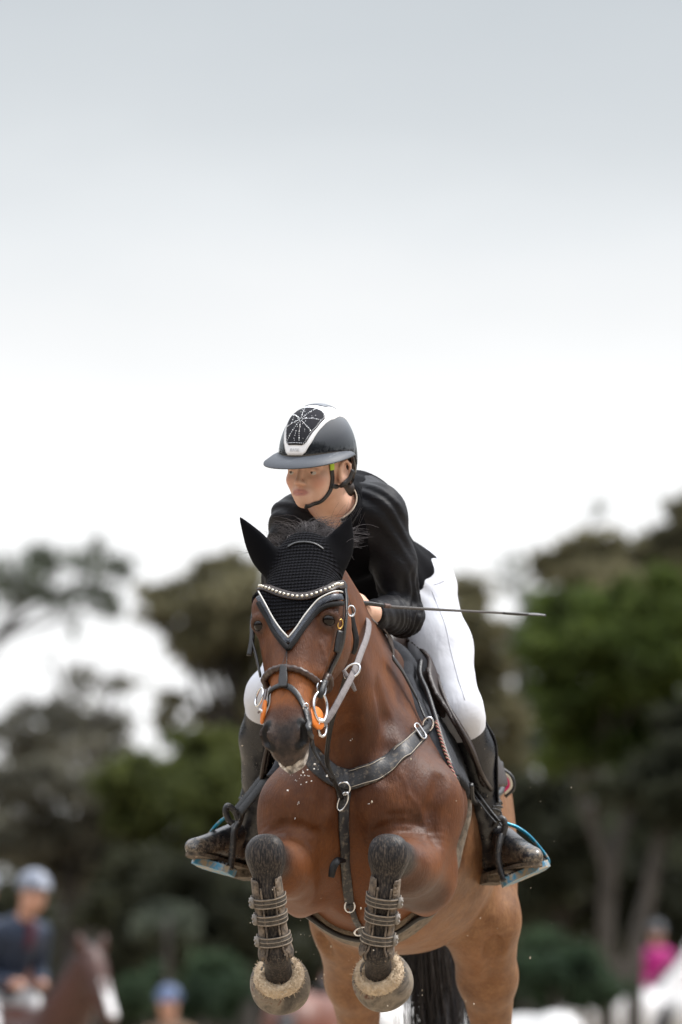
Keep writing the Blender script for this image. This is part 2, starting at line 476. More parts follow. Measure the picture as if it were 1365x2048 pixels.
def strands(name, roots, paths, r0, mat, parent, seg=3):
    # thin tapered tubes joined into one part of hair
    V, F, n = [], [], 0
    th = np.linspace(0, 2 * np.pi, seg, endpoint=False); cs, sn = np.cos(th), np.sin(th)
    for k in sorted({len(p) for p in paths}):
        A = np.array([p for p in paths if len(p) == k]); m = len(A)
        t = np.gradient(A, axis=1); t /= np.linalg.norm(t, axis=2)[..., None] + 1e-12
        a = np.cross(t, arr(.3, 1, .2)); a /= np.linalg.norm(a, axis=2)[..., None] + 1e-12; b = np.cross(t, a)
        rad = r0 * np.linspace(1, .25, k)[None] * rng.uniform(.7, 1.3, (m, 1))
        v = A[:, :, None] + rad[..., None, None] * (cs[None, None, :, None] * a[:, :, None] + sn[None, None, :, None] * b[:, :, None])
        V.append(v.reshape(-1, 3)); base = (np.arange(m) * k * seg)[:, None, None] + n
        i = (np.arange(k - 1) * seg)[None, :, None]; j = np.arange(seg)[None, None]; j2 = (j + 1) % seg
        F.append(np.stack([base + i + j, base + i + j2, base + i + seg + j2, base + i + seg + j], -1).reshape(-1, 4)); n += m * k * seg
    return mesh(name, np.vstack(V), np.vstack(F), mat, parent)
# ================================================================== trees, shrubs, far riders
def T(px, py, D): return P(px, py, D - SUBJ)
def ppm(D): return FPX / D                          # photo pixels per metre at distance D
def leaf_mat(name, lo, mid, hi):
    m = Mat(name, mid, .75, spec=.25)
    oi = m.n('ShaderNodeTexNoise'); oi.inputs['Scale'].default_value = .9; oi.inputs['Detail'].default_value = 6; m.l(m.tc.outputs['Object'], oi.inputs[0])
    m.color(m.ramp(oi.outputs[0], (.28, lo), (.5, mid), (.72, hi)))
    tr = m.n('ShaderNodeBsdfTranslucent'); mx = m.n('ShaderNodeMixShader'); mx.inputs[0].default_value = .6
    m.l(m.b.inputs['Base Color'].links[0].from_socket, tr.inputs[0]); out = m.nt.nodes['Material Output']
    m.l(m.b.outputs[0], mx.inputs[1]); m.l(tr.outputs[0], mx.inputs[2]); m.l(mx.outputs[0], out.inputs[0])
    return m.m
olive = leaf_mat('olive_leaves', (.085, .078, .044), (.14, .128, .072), (.195, .178, .105))
green = leaf_mat('green_leaves', (.036, .048, .014), (.075, .105, .024), (.125, .16, .042))
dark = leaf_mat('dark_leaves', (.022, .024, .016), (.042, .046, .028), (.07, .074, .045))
grey_l = leaf_mat('grey_green_leaves', (.06, .07, .052), (.10, .115, .085), (.14, .15, .115))
brown_l = leaf_mat('brown_twigs', (.075, .072, .056), (.125, .12, .092), (.175, .168, .13))
moss = leaf_mat('moss_green_leaves', (.034, .042, .014), (.085, .10, .030), (.13, .145, .048))
barkm = Mat('grey_bark', rough=.9); barkm.color(barkm.ramp(barkm.noise(8, 5, .65, barkm.vec(scale=(1, 1, .25))), (.3, (.03, .026, .022)), (.7, (.085, .072, .06)))); barkm.bump(barkm.noise(14, 4), .6, .05)
bark_d = Mat('dark_bark', rough=.9); bark_d.color(bark_d.ramp(bark_d.noise(8, 5), (.3, (.016, .014, .012)), (.7, (.045, .038, .032))))
def leaf_cards(cl, n, size, seed):
    # small bent leaf sprays spread through a set of clumps; rows of cl = centre xyz, radii xyz, weight
    r = np.random.default_rng(seed); cl = np.asarray(cl, float); w = cl[:, 6] / cl[:, 6].sum()
    k = r.choice(len(cl), n, p=w)
    ns = 26; sub = r.normal(0, 1, (len(cl), ns, 3)); sub /= np.linalg.norm(sub, axis=2)[..., None]; sub *= r.uniform(.1, 1, (len(cl), ns, 1)) ** .5 * 1.22
    d = sub[k, (ns * r.uniform(0, 1, n) ** 1.5).astype(int)] + r.normal(0, .20, (n, 3))
    c = cl[k, :3] + d * cl[k, 3:6]
    a = r.normal(0, 1, (n, 3)); a /= np.linalg.norm(a, axis=1)[:, None]
    b = np.cross(a, r.normal(0, 1, (n, 3))); b /= np.linalg.norm(b, axis=1)[:, None]
    nn = np.cross(a, b); s = size * r.uniform(.6, 1.5, (n, 1))
    V = np.stack([c - a * s, c - b * s * .45 + nn * s * .15, c + a * s, c + b * s * .45 + nn * s * .15], 1).reshape(-1, 3)
    return V, np.arange(n * 4).reshape(-1, 4)
def tree(name, label, D, clumps, n, size, mat, trunk, bark=None, seed=1, group='trees along the far edge', limbs=True, thick=.16, deep=.9):
    D *= 1.27; size *= .80; n = int(n * 1.35)
    t = thing(name, label, 'shrub' if 'shrub' in name or 'bush' in name else 'tree', group)
    r = np.random.default_rng(seed + 99); cl = []
    for c in clumps:
        px, py, rx, ry = c[:4]; k = ppm(D); dd = r.uniform(-deep, deep)
        cl.append((*T(px, py, D + dd), rx / k * .9, max(rx, ry) / k * .8, ry / k * .9, rx * ry * (c[4] if len(c) > 4 else 1)))
    V, F = leaf_cards(cl, n, size, seed); mesh('crown', V, F, mat, t, False)
    b = MB(); base = arr(T(trunk[0][0], 2000, D)[0], D, 0.0)
    pts = [base + arr(0, 0, -.1)] + [T(x, y, D + .0) for x, y in trunk]
    b.tube(pts, [thick * 1.3, thick, thick * .8, thick * .55], 7, n=5)
    if limbs:
        for c in cl:
            q = pts[-1] if r.uniform() < .5 else pts[-2] * .4 + pts[-1] * .6; e = arr(*c[:3])
            b.tube([q, q * .5 + e * .5 + r.normal(0, .12, 3), e], [thick * .42, thick * .25, thick * .1], 5, n=3)
    b.build('trunk', bark or bark_d.m, t); settle(t, tuple(base)); return t
tree('umbrella_tree', 'pale sparse spreading tree high at the left edge against the sky', 84, [(30, 1150, 52, 36), (105, 1118, 60, 34), (190, 1125, 58, 38), (235, 1150, 30, 30), (60, 1195, 62, 26), (150, 1195, 70, 28), (215, 1200, 34, 34), (150, 1238, 16, 34, .5), (-40, 1180, 60, 50)], 950, .14, grey_l, [(-70, 1700), (-60, 1450), (-30, 1290)], seed=3, thick=.14)
tree('scrub_tree', 'thin open tree with dark stem below the pale spreading tree at left', 68, [(165, 1358, 36, 26), (235, 1368, 52, 14), (98, 1420, 52, 36), (190, 1432, 40, 40), (245, 1445, 34, 30), (120, 1490, 90, 46), (25, 1480, 60, 66), (215, 1520, 60, 50), (100, 1315, 8, 30, .3)], 1300, .12, brown_l, [(165, 1750), (175, 1600), (185, 1490)], seed=4, thick=.2)
tree('olive_tree', 'olive-brown broad tree behind the jumping horse\'s head at left', 64, [(440, 1150, 76, 36), (350, 1185, 66, 32), (470, 1215, 90, 60), (390, 1250, 76, 58), (320, 1225, 40, 34), (480, 1310, 80, 60), (380, 1310, 40, 24), (530, 1390, 60, 76), (345, 1395, 34, 14), (470, 1430, 70, 36), (350, 1440, 40, 30, .6), (560, 1250, 90, 100), (620, 1360, 80, 100)], 6500, .125, olive, [(480, 1750), (470, 1600), (480, 1450)], seed=5, thick=.22)
tree('brown_tree', 'tall brownish-olive tree just right of the rider\'s white leg', 66, [(940, 1195, 58, 34), (885, 1235, 70, 60), (965, 1265, 50, 60), (900, 1330, 90, 70), (970, 1360, 52, 70), (990, 1450, 60, 70), (900, 1440, 90, 80), (1010, 1545, 70, 70), (800, 1400, 120, 140)], 7000, .125, olive, [(960, 1800), (965, 1650), (960, 1500)], seed=6, thick=.22)
tree('wispy_tree', 'thin bare-topped tree in the sky gap right of the rider', 76, [(1025, 1150, 26, 40, .5), (1060, 1210, 24, 36, .6), (1020, 1290, 40, 40), (1060, 1330, 40, 40), (1040, 1400, 46, 50), (1070, 1480, 60, 60), (1200, 1020, 16, 22, .4)], 1000, .125, grey_l, [(1060, 1700), (1050, 1500), (1035, 1350)], seed=7, thick=.12)
tree('brown_topped_tree', 'tall tree with brownish top at the right edge', 63, [(1110, 1128, 46, 34), (1195, 1105, 80, 38), (1290, 1125, 76, 40), (1350, 1085, 60, 40), (1400, 1060, 60, 60), (1240, 1160, 110, 36), (1340, 1170, 70, 50), (1150, 1180, 60, 40)], 4600, .125, olive, [(1240, 1770), (1300, 1600), (1310, 1300)], barkm.m, seed=8, thick=.13)
tree('green_tree', 'bright green leafy tree filling the right side', 54, [(1140, 1240, 84, 56), (1240, 1220, 92, 60), (1340, 1225, 74, 66), (1110, 1300, 64, 54), (1215, 1315, 104, 62), (1325, 1320, 84, 70), (1150, 1395, 96, 56), (1255, 1420, 100, 66), (1345, 1425, 80, 70), (1180, 1480, 104, 56), (1300, 1510, 100, 56)], 12000, .115, green, [(1212, 1900), (1214, 1790), (1210, 1720), (1165, 1600)], barkm.m, seed=9, thick=.10)
tree('leaning_tree', 'dark-crowned tree with a long leaning grey trunk at right', 52, [(1340, 1540, 90, 60), (1390, 1480, 80, 60), (1280, 1570, 80, 44), (1360, 1600, 70, 50)], 4200, .115, dark, [(1270, 1930), (1295, 1800), (1325, 1660), (1352, 1560)], barkm.m, seed=10, thick=.095)
b_ = MB().tube([T(1214, 1800, 68.58), T(1232, 1700, 68.6), T(1258, 1610, 68.8), T(1262, 1540, 68.8)], [.09, .075, .06, .045], 7)
bo = [o for o in C.objects if o.get('label', '').startswith('bright green')][0]; b_.build('limb', barkm.m, bo)
tree('moss_green_bush', 'yellow-green rounded bush left of the rider\'s dark boot', 57, [(405, 1500, 66, 40), (330, 1545, 70, 46), (455, 1560, 70, 56), (400, 1600, 90, 60), (310, 1630, 90, 66), (440, 1680, 90, 60), (250, 1560, 60, 36)], 6500, .11, moss, [(390, 1950), (390, 1800), (385, 1650)], seed=11, group='bushes below the trees')
tree('grey_twig_bush', 'grey-brown twiggy bush at the left edge above the far rider', 58, [(60, 1560, 90, 50), (180, 1600, 80, 70), (70, 1660, 100, 60), (230, 1700, 70, 80), (120, 1720, 90, 60)], 4200, .11, brown_l, [(140, 1950), (140, 1850), (135, 1720)], seed=12, group='bushes below the trees')
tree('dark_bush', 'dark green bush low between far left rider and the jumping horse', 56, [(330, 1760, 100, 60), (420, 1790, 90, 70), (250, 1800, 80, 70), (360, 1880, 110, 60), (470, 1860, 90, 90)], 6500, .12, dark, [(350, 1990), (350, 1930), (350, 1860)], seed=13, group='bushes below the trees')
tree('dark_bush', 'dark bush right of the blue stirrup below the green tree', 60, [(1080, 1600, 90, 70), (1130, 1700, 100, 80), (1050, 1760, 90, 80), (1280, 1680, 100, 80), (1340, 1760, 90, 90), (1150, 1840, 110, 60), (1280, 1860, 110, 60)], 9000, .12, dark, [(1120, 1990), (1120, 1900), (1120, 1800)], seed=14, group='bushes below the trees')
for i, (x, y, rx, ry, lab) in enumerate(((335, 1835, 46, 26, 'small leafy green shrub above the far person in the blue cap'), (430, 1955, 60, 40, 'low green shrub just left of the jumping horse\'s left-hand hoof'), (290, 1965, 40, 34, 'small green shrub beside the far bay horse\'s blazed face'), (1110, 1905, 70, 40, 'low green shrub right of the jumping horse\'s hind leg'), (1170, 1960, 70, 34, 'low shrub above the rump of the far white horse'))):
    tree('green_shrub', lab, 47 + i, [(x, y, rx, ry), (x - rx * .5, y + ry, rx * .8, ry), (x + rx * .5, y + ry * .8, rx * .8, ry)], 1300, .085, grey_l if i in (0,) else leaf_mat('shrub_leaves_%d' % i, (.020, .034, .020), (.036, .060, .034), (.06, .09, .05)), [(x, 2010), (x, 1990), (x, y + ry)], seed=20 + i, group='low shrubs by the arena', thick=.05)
# the wood behind them, and the same belt of trees going round behind the camera (it shows in the helmet's shine)
cl = []
for i in range(46):
    x = -14 + 28 * (i + .5) / 46; cl.append((x, 117 + rng.uniform(-2, 2), rng.uniform(.6, 2.6), 1.6, 1.6, 1.6, 1)); cl.append((x, 114 + rng.uniform(-2, 2), rng.uniform(2.4, 4.8), 1.3, 1.3, 1.3, .9))
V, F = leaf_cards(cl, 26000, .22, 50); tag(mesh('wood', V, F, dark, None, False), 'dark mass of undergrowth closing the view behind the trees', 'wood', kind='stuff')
cl = []
for i in range(130):
    a = R(10) + R(340) * (i + .5) / 130
    Rr = 52 + rng.uniform(-4, 4); h = rng.uniform(8, 13) + 15 * max(0.0, -math.cos(a)) ** 2
    cl.append((Rr * math.sin(a), 14 + Rr * math.cos(a), h * .45, 3.2, 3.2, h * .55, h))
V, F = leaf_cards(cl, 28000, .75, 51); tag(mesh('wood', V, F, dark, None, False), 'belt of dark trees round the arena behind the viewer', 'wood', kind='stuff')

# ---- far horses and riders
def bg_horse(name, label, at, fwd, mat, scale=1.0, blaze=False, head_down=0.0, group='horses waiting at the far side'):
    f = nrm(arr(*fwd)); s = arr(f[1], -f[0], 0); M3 = np.stack([f, s, arr(0, 0, 1)], 1); base = arr(*at)
    L = lambda x, y, z: base + M3 @ (arr(x, y, z) * scale)
    hd = L(1.22, 0, 1.58 - head_down); po = L(.98, 0, 1.98 - head_down * .8)
    A = [EL(L(-.05, 0, 1.26), arr(.72, .27, .33) * scale, .05, M3, 2.3), EL(L(.5, 0, 1.24), arr(.28, .22, .30) * scale, .08, M3), EL(L(-.62, 0, 1.32), arr(.36, .26, .30) * scale, .08, M3),
         RC(L(.50, 0, 1.36), po, .20 * scale, .10 * scale, .08), RC(L(.45, 0, 1.15), po + (hd - po) * .25, .17 * scale, .09 * scale, .08), RC(po, po + (hd - po) * .55, .10 * scale, .085 * scale, .04), RC(po + (hd - po) * .5, hd, .078 * scale, .055 * scale, .03)]
    for x, y in ((.52, .14), (.46, -.14), (-.68, .14), (-.78, -.14)):
        A += [RC(L(x, y, 1.0), L(x + .02, y, .55), .11 * scale, .05 * scale, .05), RC(L(x + .02, y, .55), L(x, y, .12), .042 * scale, .035 * scale, .02), RC(L(x, y, .12), L(x + .03, y, .04), .045 * scale, .06 * scale, .02)]
    h = thing(name, label, 'horse', group)
    lo, hi = base - arr(1.7, 1.7, .1), base + arr(1.7, 1.7, 2.4)
    solid('body', SDF(A), lo, hi, .034, mat, h, 1)
    for sg in (1, -1):
        e = po + M3 @ arr(0, .06 * sg, .02); V_, F_ = tube_data([e, e + M3 @ arr(.02, .03 * sg, .09), e + M3 @ arr(.02, .045 * sg, .16)], [.035, .032, .006], 7); mesh('ear', V_, F_, mat, h)
    tube('mane', [po + arr(0, 0, .09), (po + L(.5, 0, 1.5)) / 2 + arr(0, 0, .14), L(.45, 0, 1.62)], .05, dark_mane, h, 6)
    tube('tail', [L(-.98, 0, 1.45), L(-1.06, 0, 1.2), L(-1.02, 0, .7)], [.05, .09, .03], dark_mane, h, 7)
    if blaze:
        d = nrm(hd - po); n_ = nrm(f - d * (f @ d)); V_, F_ = strap_data(spline([po + (hd - po) * t + n_ * .086 * (1 - .3 * t) for t in (.15, .4, .7, 1.0)], 4), np.tile(n_, (13, 1)), .065, .006); mesh('blaze', V_, F_, bg_white, h)
    settle(h, tuple(base)); return L
def bg_rider(name, label, at, fwd, jacket, helm, seat=1.62, lean=.0, face=True, vest=None, group='far riders', standing=False):
    f = nrm(arr(*fwd)); s = arr(f[1], -f[0], 0); M3 = np.stack([f, s, arr(0, 0, 1)], 1); base = arr(*at)
    z0 = seat if not standing else .84
    L = lambda x, y, z: base + M3 @ arr(x + lean * max(0.0, z - z0), y, z - .12 * lean * max(0.0, z - z0))
    t = thing(name, label, 'person', group)
    lo, hi = base - arr(.8, .8, 0.02), base + arr(.8, .8, z0 + 1.0)
    if standing: lg = [RC(L(0, y, z0), L(.02, y, .5), .09, .065, .03) for y in (.1, -.1)] + [RC(L(.02, y, .5), L(0, y, .08), .06, .05, .02) for y in (.1, -.1)] + [RC(L(0, y, .05), L(.15, y, .04), .05, .04, .02) for y in (.1, -.1)]
    else: lg = [RC(L(-.05, y * .4, z0), L(.32, y, z0 - .22), .11, .075, .05) for y in (.30, -.30)]
    solid('breeches', SDF([EL(L(-.05, 0, z0), (.15, .17, .13), .05, M3)] + lg), lo, hi, .03, bg_white if not standing else bg_dark, t)
    if not standing:
        for y in (.31, -.31): solid('boot', SDF([RC(L(.30, y, z0 - .25), L(.12, y * 1.05, z0 - .68), .06, .045, .0), RC(L(.12, y * 1.05, z0 - .70), L(.28, y * 1.1, z0 - .72), .045, .04, .02)]), lo, hi, .03, bg_dark, t)
    solid('jacket', SDF([RC(L(-.05, 0, z0 + .05), L(.02, 0, z0 + .42), .145, .15, .05), RC(L(.02, .16, z0 + .45), L(.02, -.16, z0 + .45), .075, .075, .06)] + [RC(L(.02, y, z0 + .44), L(.05, y * 1.25, z0 + .14), .065, .055, .03) for y in (.19, -.19)] + [RC(L(.05, y * 1.25, z0 + .14), L(.30, y * .5, z0 + .08), .055, .045, .03) for y in (.19, -.19)]), lo, hi, .03, jacket, t)
    if vest is not None: V_, F_ = strap_data(spline([L(.160, 0, z0 + .34), L(.160, 0, z0 + .42), L(.13, 0, z0 + .52)], 4), np.tile(f, (9, 1)), .06, .03); mesh('shirt_front', V_, F_, vest, t)
    solid('body', SDF([RC(L(.03, 0, z0 + .50), L(.05, 0, z0 + .62), .055, .055, .02), EL(L(.07, 0, z0 + .70), (.10, .078, .125), .02, M3), EL(L(.175, 0, z0 + .69), (.02, .015, .03), .02, M3)] + [RC(L(.03, 0, z0 + .5), L(.03, y * 1.8, z0 + .40), .04, .04, .02) for y in (.09, -.09)] + [RC(L(.03, y * 1.9, z0 + .42), L(.05, y * 2.6, z0 + .14), .035, .035, .02) for y in (.09, -.09)] + [RC(L(.05, y * 2.6, z0 + .14), L(.33, y, z0 + .07), .035, .04, .02) for y in (.09, -.09)]), lo, hi, .022, bg_skin, t)
    solid('helmet', CLIP(SDF([EL(L(.05, 0, z0 + .765), (.135, .112, .12), .0, M3), EL(L(.17, 0, z0 + .745), (.07, .075, .015), .02, M3)]), plane(L(0, 0, z0 + .735), (0, 0, -1))), lo, hi, .022, helm, t)
    settle(t, tuple(base)); return t
dark_mane = quick('far_dark_mane', (.012, .011, .012), .6)
bg_white = quick('far_white', (.72, .71, .72), .7, var=.06, scale=6)
bg_dark = quick('far_black', (.014, .014, .017), .5)
bg_skin = quick('far_skin', (.46, .25, .18), .55)
bay_far = quick('far_bay_coat', (.045, .012, .006), .5, var=.35, scale=4)
chest_far = quick('far_chestnut_coat', (.12, .038, .02), .5, var=.35, scale=4)
grey_coat = quick('far_grey_coat', (.55, .54, .53), .6, var=.15, scale=5)
navy = quick('far_navy_jacket', (.010, .020, .045), .7, var=.2)
pinkj = quick('far_magenta_top', (.42, .012, .19), .7, var=.2, scale=8)
bluecap = quick('far_blue_cap', (.05, .08, .17), .5); greyhelm = quick('far_silver_helmet', (.16, .18, .23), .3); darkhelm = quick('far_black_helmet', (.03, .032, .04), .3); wine_far = quick('far_wine_shirt', (.07, .010, .022), .8); tan_far = quick('far_tan_coat', (.15, .09, .055), .8)
def ground_pt(px, D): return arr(T(px, 2000, D)[0], D, 0)
bg_horse('horse', 'far bay horse with white blaze at the lower left', ground_pt(22, 38.4), (.60, -.80, 0), bay_far, .96, True, .10)
bg_rider('person', 'far rider in navy jacket on the blazed bay horse at lower left', ground_pt(2, 38.5), (.60, -.80, 0), navy, greyhelm, 1.60, .45, vest=wine_far)
bg_rider('person', 'second far rider cut off by the left edge behind the navy-jacketed one', ground_pt(-42, 40.5), (.4, -.9, 0), navy, greyhelm, 1.62)
bg_horse('horse', 'far dark horse at the left edge under the second far rider', ground_pt(-50, 40.6), (.35, -.94, 0), chest_far, .98)
bg_rider('person', 'far person in blue cap and tan coat at the bottom left of the jumping horse', ground_pt(342, 50), (-.3, -.95, 0), tan_far, bluecap, standing=True)
bg_horse('horse', 'far chestnut horse half hidden behind the jumping horse\'s hanging hooves', ground_pt(626, 43), (.18, .98, 0), chest_far, 1.02, head_down=.5)
bg_horse('horse', 'far grey horse glimpsed between the jumping horse\'s hind legs', ground_pt(790, 46), (.2, .98, 0), grey_coat, 1.0, head_down=.6)
bg_horse('horse', 'far grey horse at the bottom right of the jumping horse\'s hind leg', ground_pt(1045, 46), (-.45, .9, 0), grey_coat, .92, head_down=.7)
bg_horse('horse', 'far white horse under the magenta rider at lower right', ground_pt(1240, 70.5), (.85, .5, 0), bg_white, 1.1)
bg_rider('person', 'far rider in magenta top at the lower right', ground_pt(1312, 72), (.2, -.98, 0), pinkj, darkhelm, 1.74)
bg_horse('horse', 'far white horse cut off by the right edge', ground_pt(1490, 60), (.8, .6, 0), grey_coat, 1.08)
# ================================================================== the jumping horse
S_ = lambda px, d=0.0: px / FPX * (SUBJ + d)       # pixels -> metres at a depth
# head frame: u lateral (towards image right), v out of the face, w from poll to muzzle
HO = P(608, 1100, -0.25); HM = P(571, 1532, -0.56)
hw = nrm(HM - HO)
_v0 = arr(0, -1, 0.0); _v0 = nrm(_v0 - hw * (_v0 @ hw)); _u0 = nrm(np.cross(hw, _v0)); _u0 = _u0 if _u0[0] > 0 else -_u0
_psi = R(16)
hv = nrm(_v0 * math.cos(_psi) - _u0 * math.sin(_psi)); hu = nrm(_u0 * math.cos(_psi) + _v0 * math.sin(_psi))
HMAT = np.stack([hu, hv, hw], 1)
def H(u, v, w): return HO + hu * u + hv * v + hw * w
def to_head(q): return (np.asarray(q) - HO) @ HMAT

def horse_prims():
    A = []
    # trunk
    A.append(EL(P(790, 1678, .92), (.285, .46, .315), .05, p=2.3))
    A.append(EL(P(752, 1630, .60), (.24, .42, .35), .08))
    A.append(EL(P(724, 1600, .34), (.205, .36, .28), .10))
    A.append(EL(P(826, 1615, 1.22), (.245, .42, .29), .06, p=2.2))
    A.append(RC(P(764, 1350, .50), P(795, 1430, 1.0), .07, .14, .10))       # withers, back
    A.append(EL(P(722, 1770, .40), (.13, .30, .12), .08))                    # keel of the breast
    # breast
    A.append(EL(P(648, 1620, .07), (.10, .11, .20), .05))
    A.append(EL(P(772, 1620, .08), (.10, .11, .20), .05))
    A.append(EL(P(618, 1720, .10), (.07, .10, .11), .05))
    A.append(EL(P(782, 1720, .11), (.07, .10, .11), .05))
    # shoulders
    A.append(RC(P(780, 1445, .44), P(838, 1600, .14), .08, .105, .06))
    A.append(RC(P(700, 1445, .42), P(602, 1610, .12), .09, .098, .06))
    A.append(RC(P(810, 1480, .50), P(868, 1610, .36), .07, .08, .07))
    # neck
    A.append(RC(P(752, 1360, .46), P(628, 1140, -.18), .085, .068, .06))
    A.append(RC(P(712, 1480, .22), P(643, 1275, -.15), .14, .08, .07))
    A.append(RC(P(735, 1410, .32), P(637, 1200, -.17), .115, .078, .05))
    A.append(RC(P(672, 1330, -.10), P(738, 1530, .12), .05, .07, .05))      # neck muscles either side of the windpipe
    A.append(RC(P(640, 1340, -.10), P(655, 1530, .11), .05, .065, .05))
    A.append(RC(P(694, 1440, -.075), P(696, 1545, -.035), .012, .02, .05, neg=True))
    # fore limbs
    for s, sh, el, kn, ca, fe, pa in (
        (1, P(850, 1600, .13), P(852, 1765, .20), P(777, 1712, -.24), P(768, 1790, -.235), P(754, 1900, -.20), P(758, 1944, -.125)),
        (-1, P(592, 1615, .11), P(602, 1768, .20), P(533, 1712, -.24), P(537, 1790, -.235), P(552, 1903, -.20), P(558, 1950, -.125))):
        A.append(RC(sh, el, .085, .072, .05))
        A.append(RC(sh + arr(.03 * s, .02, -.05), el * .6 + kn * .4 + arr(.02 * s, 0, .03), .055, .05, .05))   # fold in front of the arm
        A.append(EL(el + arr(.004 * s, .06, -.035), (.036, .045, .05), .05))
        A.append(RC(el + arr(-.01 * s, -.02, .02), kn * .55 + el * .45, .080, .062, .05))
        A.append(RC(kn * .5 + el * .5, kn + arr(.012 * s, .03, .008), .062, .042, .04))
        A.append(EL(kn + arr(0, -.006, .006), (.047 if s < 0 else .050, .042, .050), .02, p=2.4))
        A.append(EL(kn + arr(0, .030, -.02), (.032, .03, .045), .02))
        A.append(RC(kn + arr(0, 0, -.012), ca, .043, .030, .02))
        A.append(RC(ca, fe, .029, .027, .02))
        A.append(EL(fe, (.034, .036, .038), .02))
        A.append(RC(fe, pa, .033, .035, .02))
    # hind limbs
    for s, hip, th, st, ho, fe, pa in (
        (1, P(930, 1600, 1.30), P(944, 1725, 1.20), P(966, 1840, 1.05), P(986, 2090, 1.47), P(975, 2330, 1.70), P(975, 2400, 1.80)),
        (-1, P(725, 1600, 1.30), P(718, 1725, 1.20), P(702, 1850, 1.05), P(722, 2090, 1.47), P(730, 2330, 1.70), P(730, 2400, 1.80))):
        A.append(EL(th, (.112, .25, .27), .05))
        A.append(RC(hip, st, .13, .095, .05))
        A.append(RC(st, ho * .45 + st * .55, .10, .078, .04))
        A.append(RC(ho * .45 + st * .55, ho, .078, .048, .04))
        A.append(EL(ho + arr(0, .03, 0), (.045, .07, .065), .03))
        A.append(RC(ho, fe, .04, .032, .03))
        A.append(EL(fe, (.038, .042, .042), .02))
        A.append(RC(fe, pa, .034, .04, .02))
        A.append(RC(pa, pa + arr(0, .05, -.07), .045, .058, .015))
        A.append(RC(P(982 if s > 0 else 662, 1800, .965), P(994 if s > 0 else 650, 1905, 1.0), .010, .016, .035, neg=True))
        A.append(RC(P(930 if s > 0 else 700, 1730, .92), P(962 if s > 0 else 690, 1830, .98), .03, .05, .05))   # flank fold
    # head
    A.append(LOFT(HO, HMAT, [(-.02, .03, .02, -.06), (.02, .062, .035, -.115), (.08, .083, .055, -.165), (.15, .098, .068, -.195), (.21, .099, .072, -.21),
                             (.28, .085, .066, -.195), (.34, .068, .058, -.15), (.40, .057, .052, -.105), (.46, .052, .047, -.075), (.51, .053, .043, -.066),
                             (.545, .052, .037, -.060), (.575, .048, .028, -.055), (.60, .040, .012, -.048), (.615, .025, -.008, -.035)], 2.5, .025))
    A.append(LOFT(H(0, -.055, 0), HMAT, [(.44, .03, .02, -.02), (.50, .040, .03, -.028), (.57, .040, .03, -.03), (.60, .034, .02, -.026), (.618, .018, .006, -.012)], 2.2, .012))  # lower lip, chin
    for s in (1, -1):
        A.append(EL(H(.082 * s, .018, .185), (.034, .042, .045), .035, HMAT))          # orbit
        A.append(RC(H(.083 * s, .0, .235), H(.063 * s, -.01, .37), .016, .010, .03))    # facial crest
        A.append(EL(H(.066 * s, -.10, .19), (.034, .08, .095), .04, HMAT))             # jowl
        A.append(EL(H(.039 * s, .010, .525), (.020, .022, .042), .02, HMAT))            # nostril rim
        A.append(EL(H(.082 * s, .012, .10), (.01, .02, .03), .03, HMAT, neg=True))     # hollow above eye
    for s in (1, -1): A.append(RC(H(.050 * s, -.040, .51), H(.02 * s, -.034, .612), .003, .004, .008, neg=True))   # mouth line
    return A
HORSE = SDF(horse_prims())
def side_frame(u, v, w):              # surface point beside the head at (v, w), mirrored for both sides
    p = HORSE.snap(H(u, v, w)); l = to_head(p); n = to_head(HORSE.grad(p, .006) + HO); return l, n
_el, _en = (lambda p: (to_head(p), to_head(HORSE.grad(p, .008) + HO)))(HORSE.hit(657, 1240))
EYES, EX = [], []
for s in (1, -1):
    m = arr(s, 1, 1); e = H(*(_el * m)); n = HMAT @ (_en * m)
    fa = nrm(hv - n * (hv @ n)); da = nrm(np.cross(fa, n)); da = da if da @ hw > 0 else -da     # towards the face, towards the muzzle
    fa2 = nrm(fa * .86 + da * .5); da2 = nrm(da * .86 - fa * .5)                                # the eye slants
    c = e - n * .0060; EYES.append(c)
    EX.append(EL(e - n * .021, (.028, .028, .028), .02))
    EX.append(EL(c, (.0205,) * 3, .003, neg=True))
    up = [e + n * .0080 + fa2 * .0215 * math.cos(t) - n * .006 * abs(math.cos(t)) - da2 * .0158 * math.sin(t) for t in np.linspace(-.15, math.pi + .15, 7)]
    dn = [e + n * .0065 + fa2 * .0205 * math.cos(t) - n * .006 * abs(math.cos(t)) + da2 * .0165 * math.sin(t) for t in np.linspace(0, math.pi, 6)]
    EX += [RC(p, q, .0052, .0052, .004) for p, q in zip(up, up[1:])] + [RC(p, q, .0040, .0040, .004) for p, q in zip(dn, dn[1:])]
    fold = [e + n * .002 + fa2 * .024 * math.cos(t) - da2 * .024 * math.sin(t) for t in np.linspace(.4, math.pi - .3, 5)]
    EX += [RC(p, q, .0045, .0045, .008) for p, q in zip(fold, fold[1:])]
_nh = [HORSE.hit(*p) for p in ((602, 1445), (608, 1461), (606, 1479), (597, 1493))]
_nl = [to_head(p) for p in _nh]; _nn = [nrm(to_head(HORSE.grad(p, .008) + HO) + arr(.15, .5, -.1)) for p in _nh]
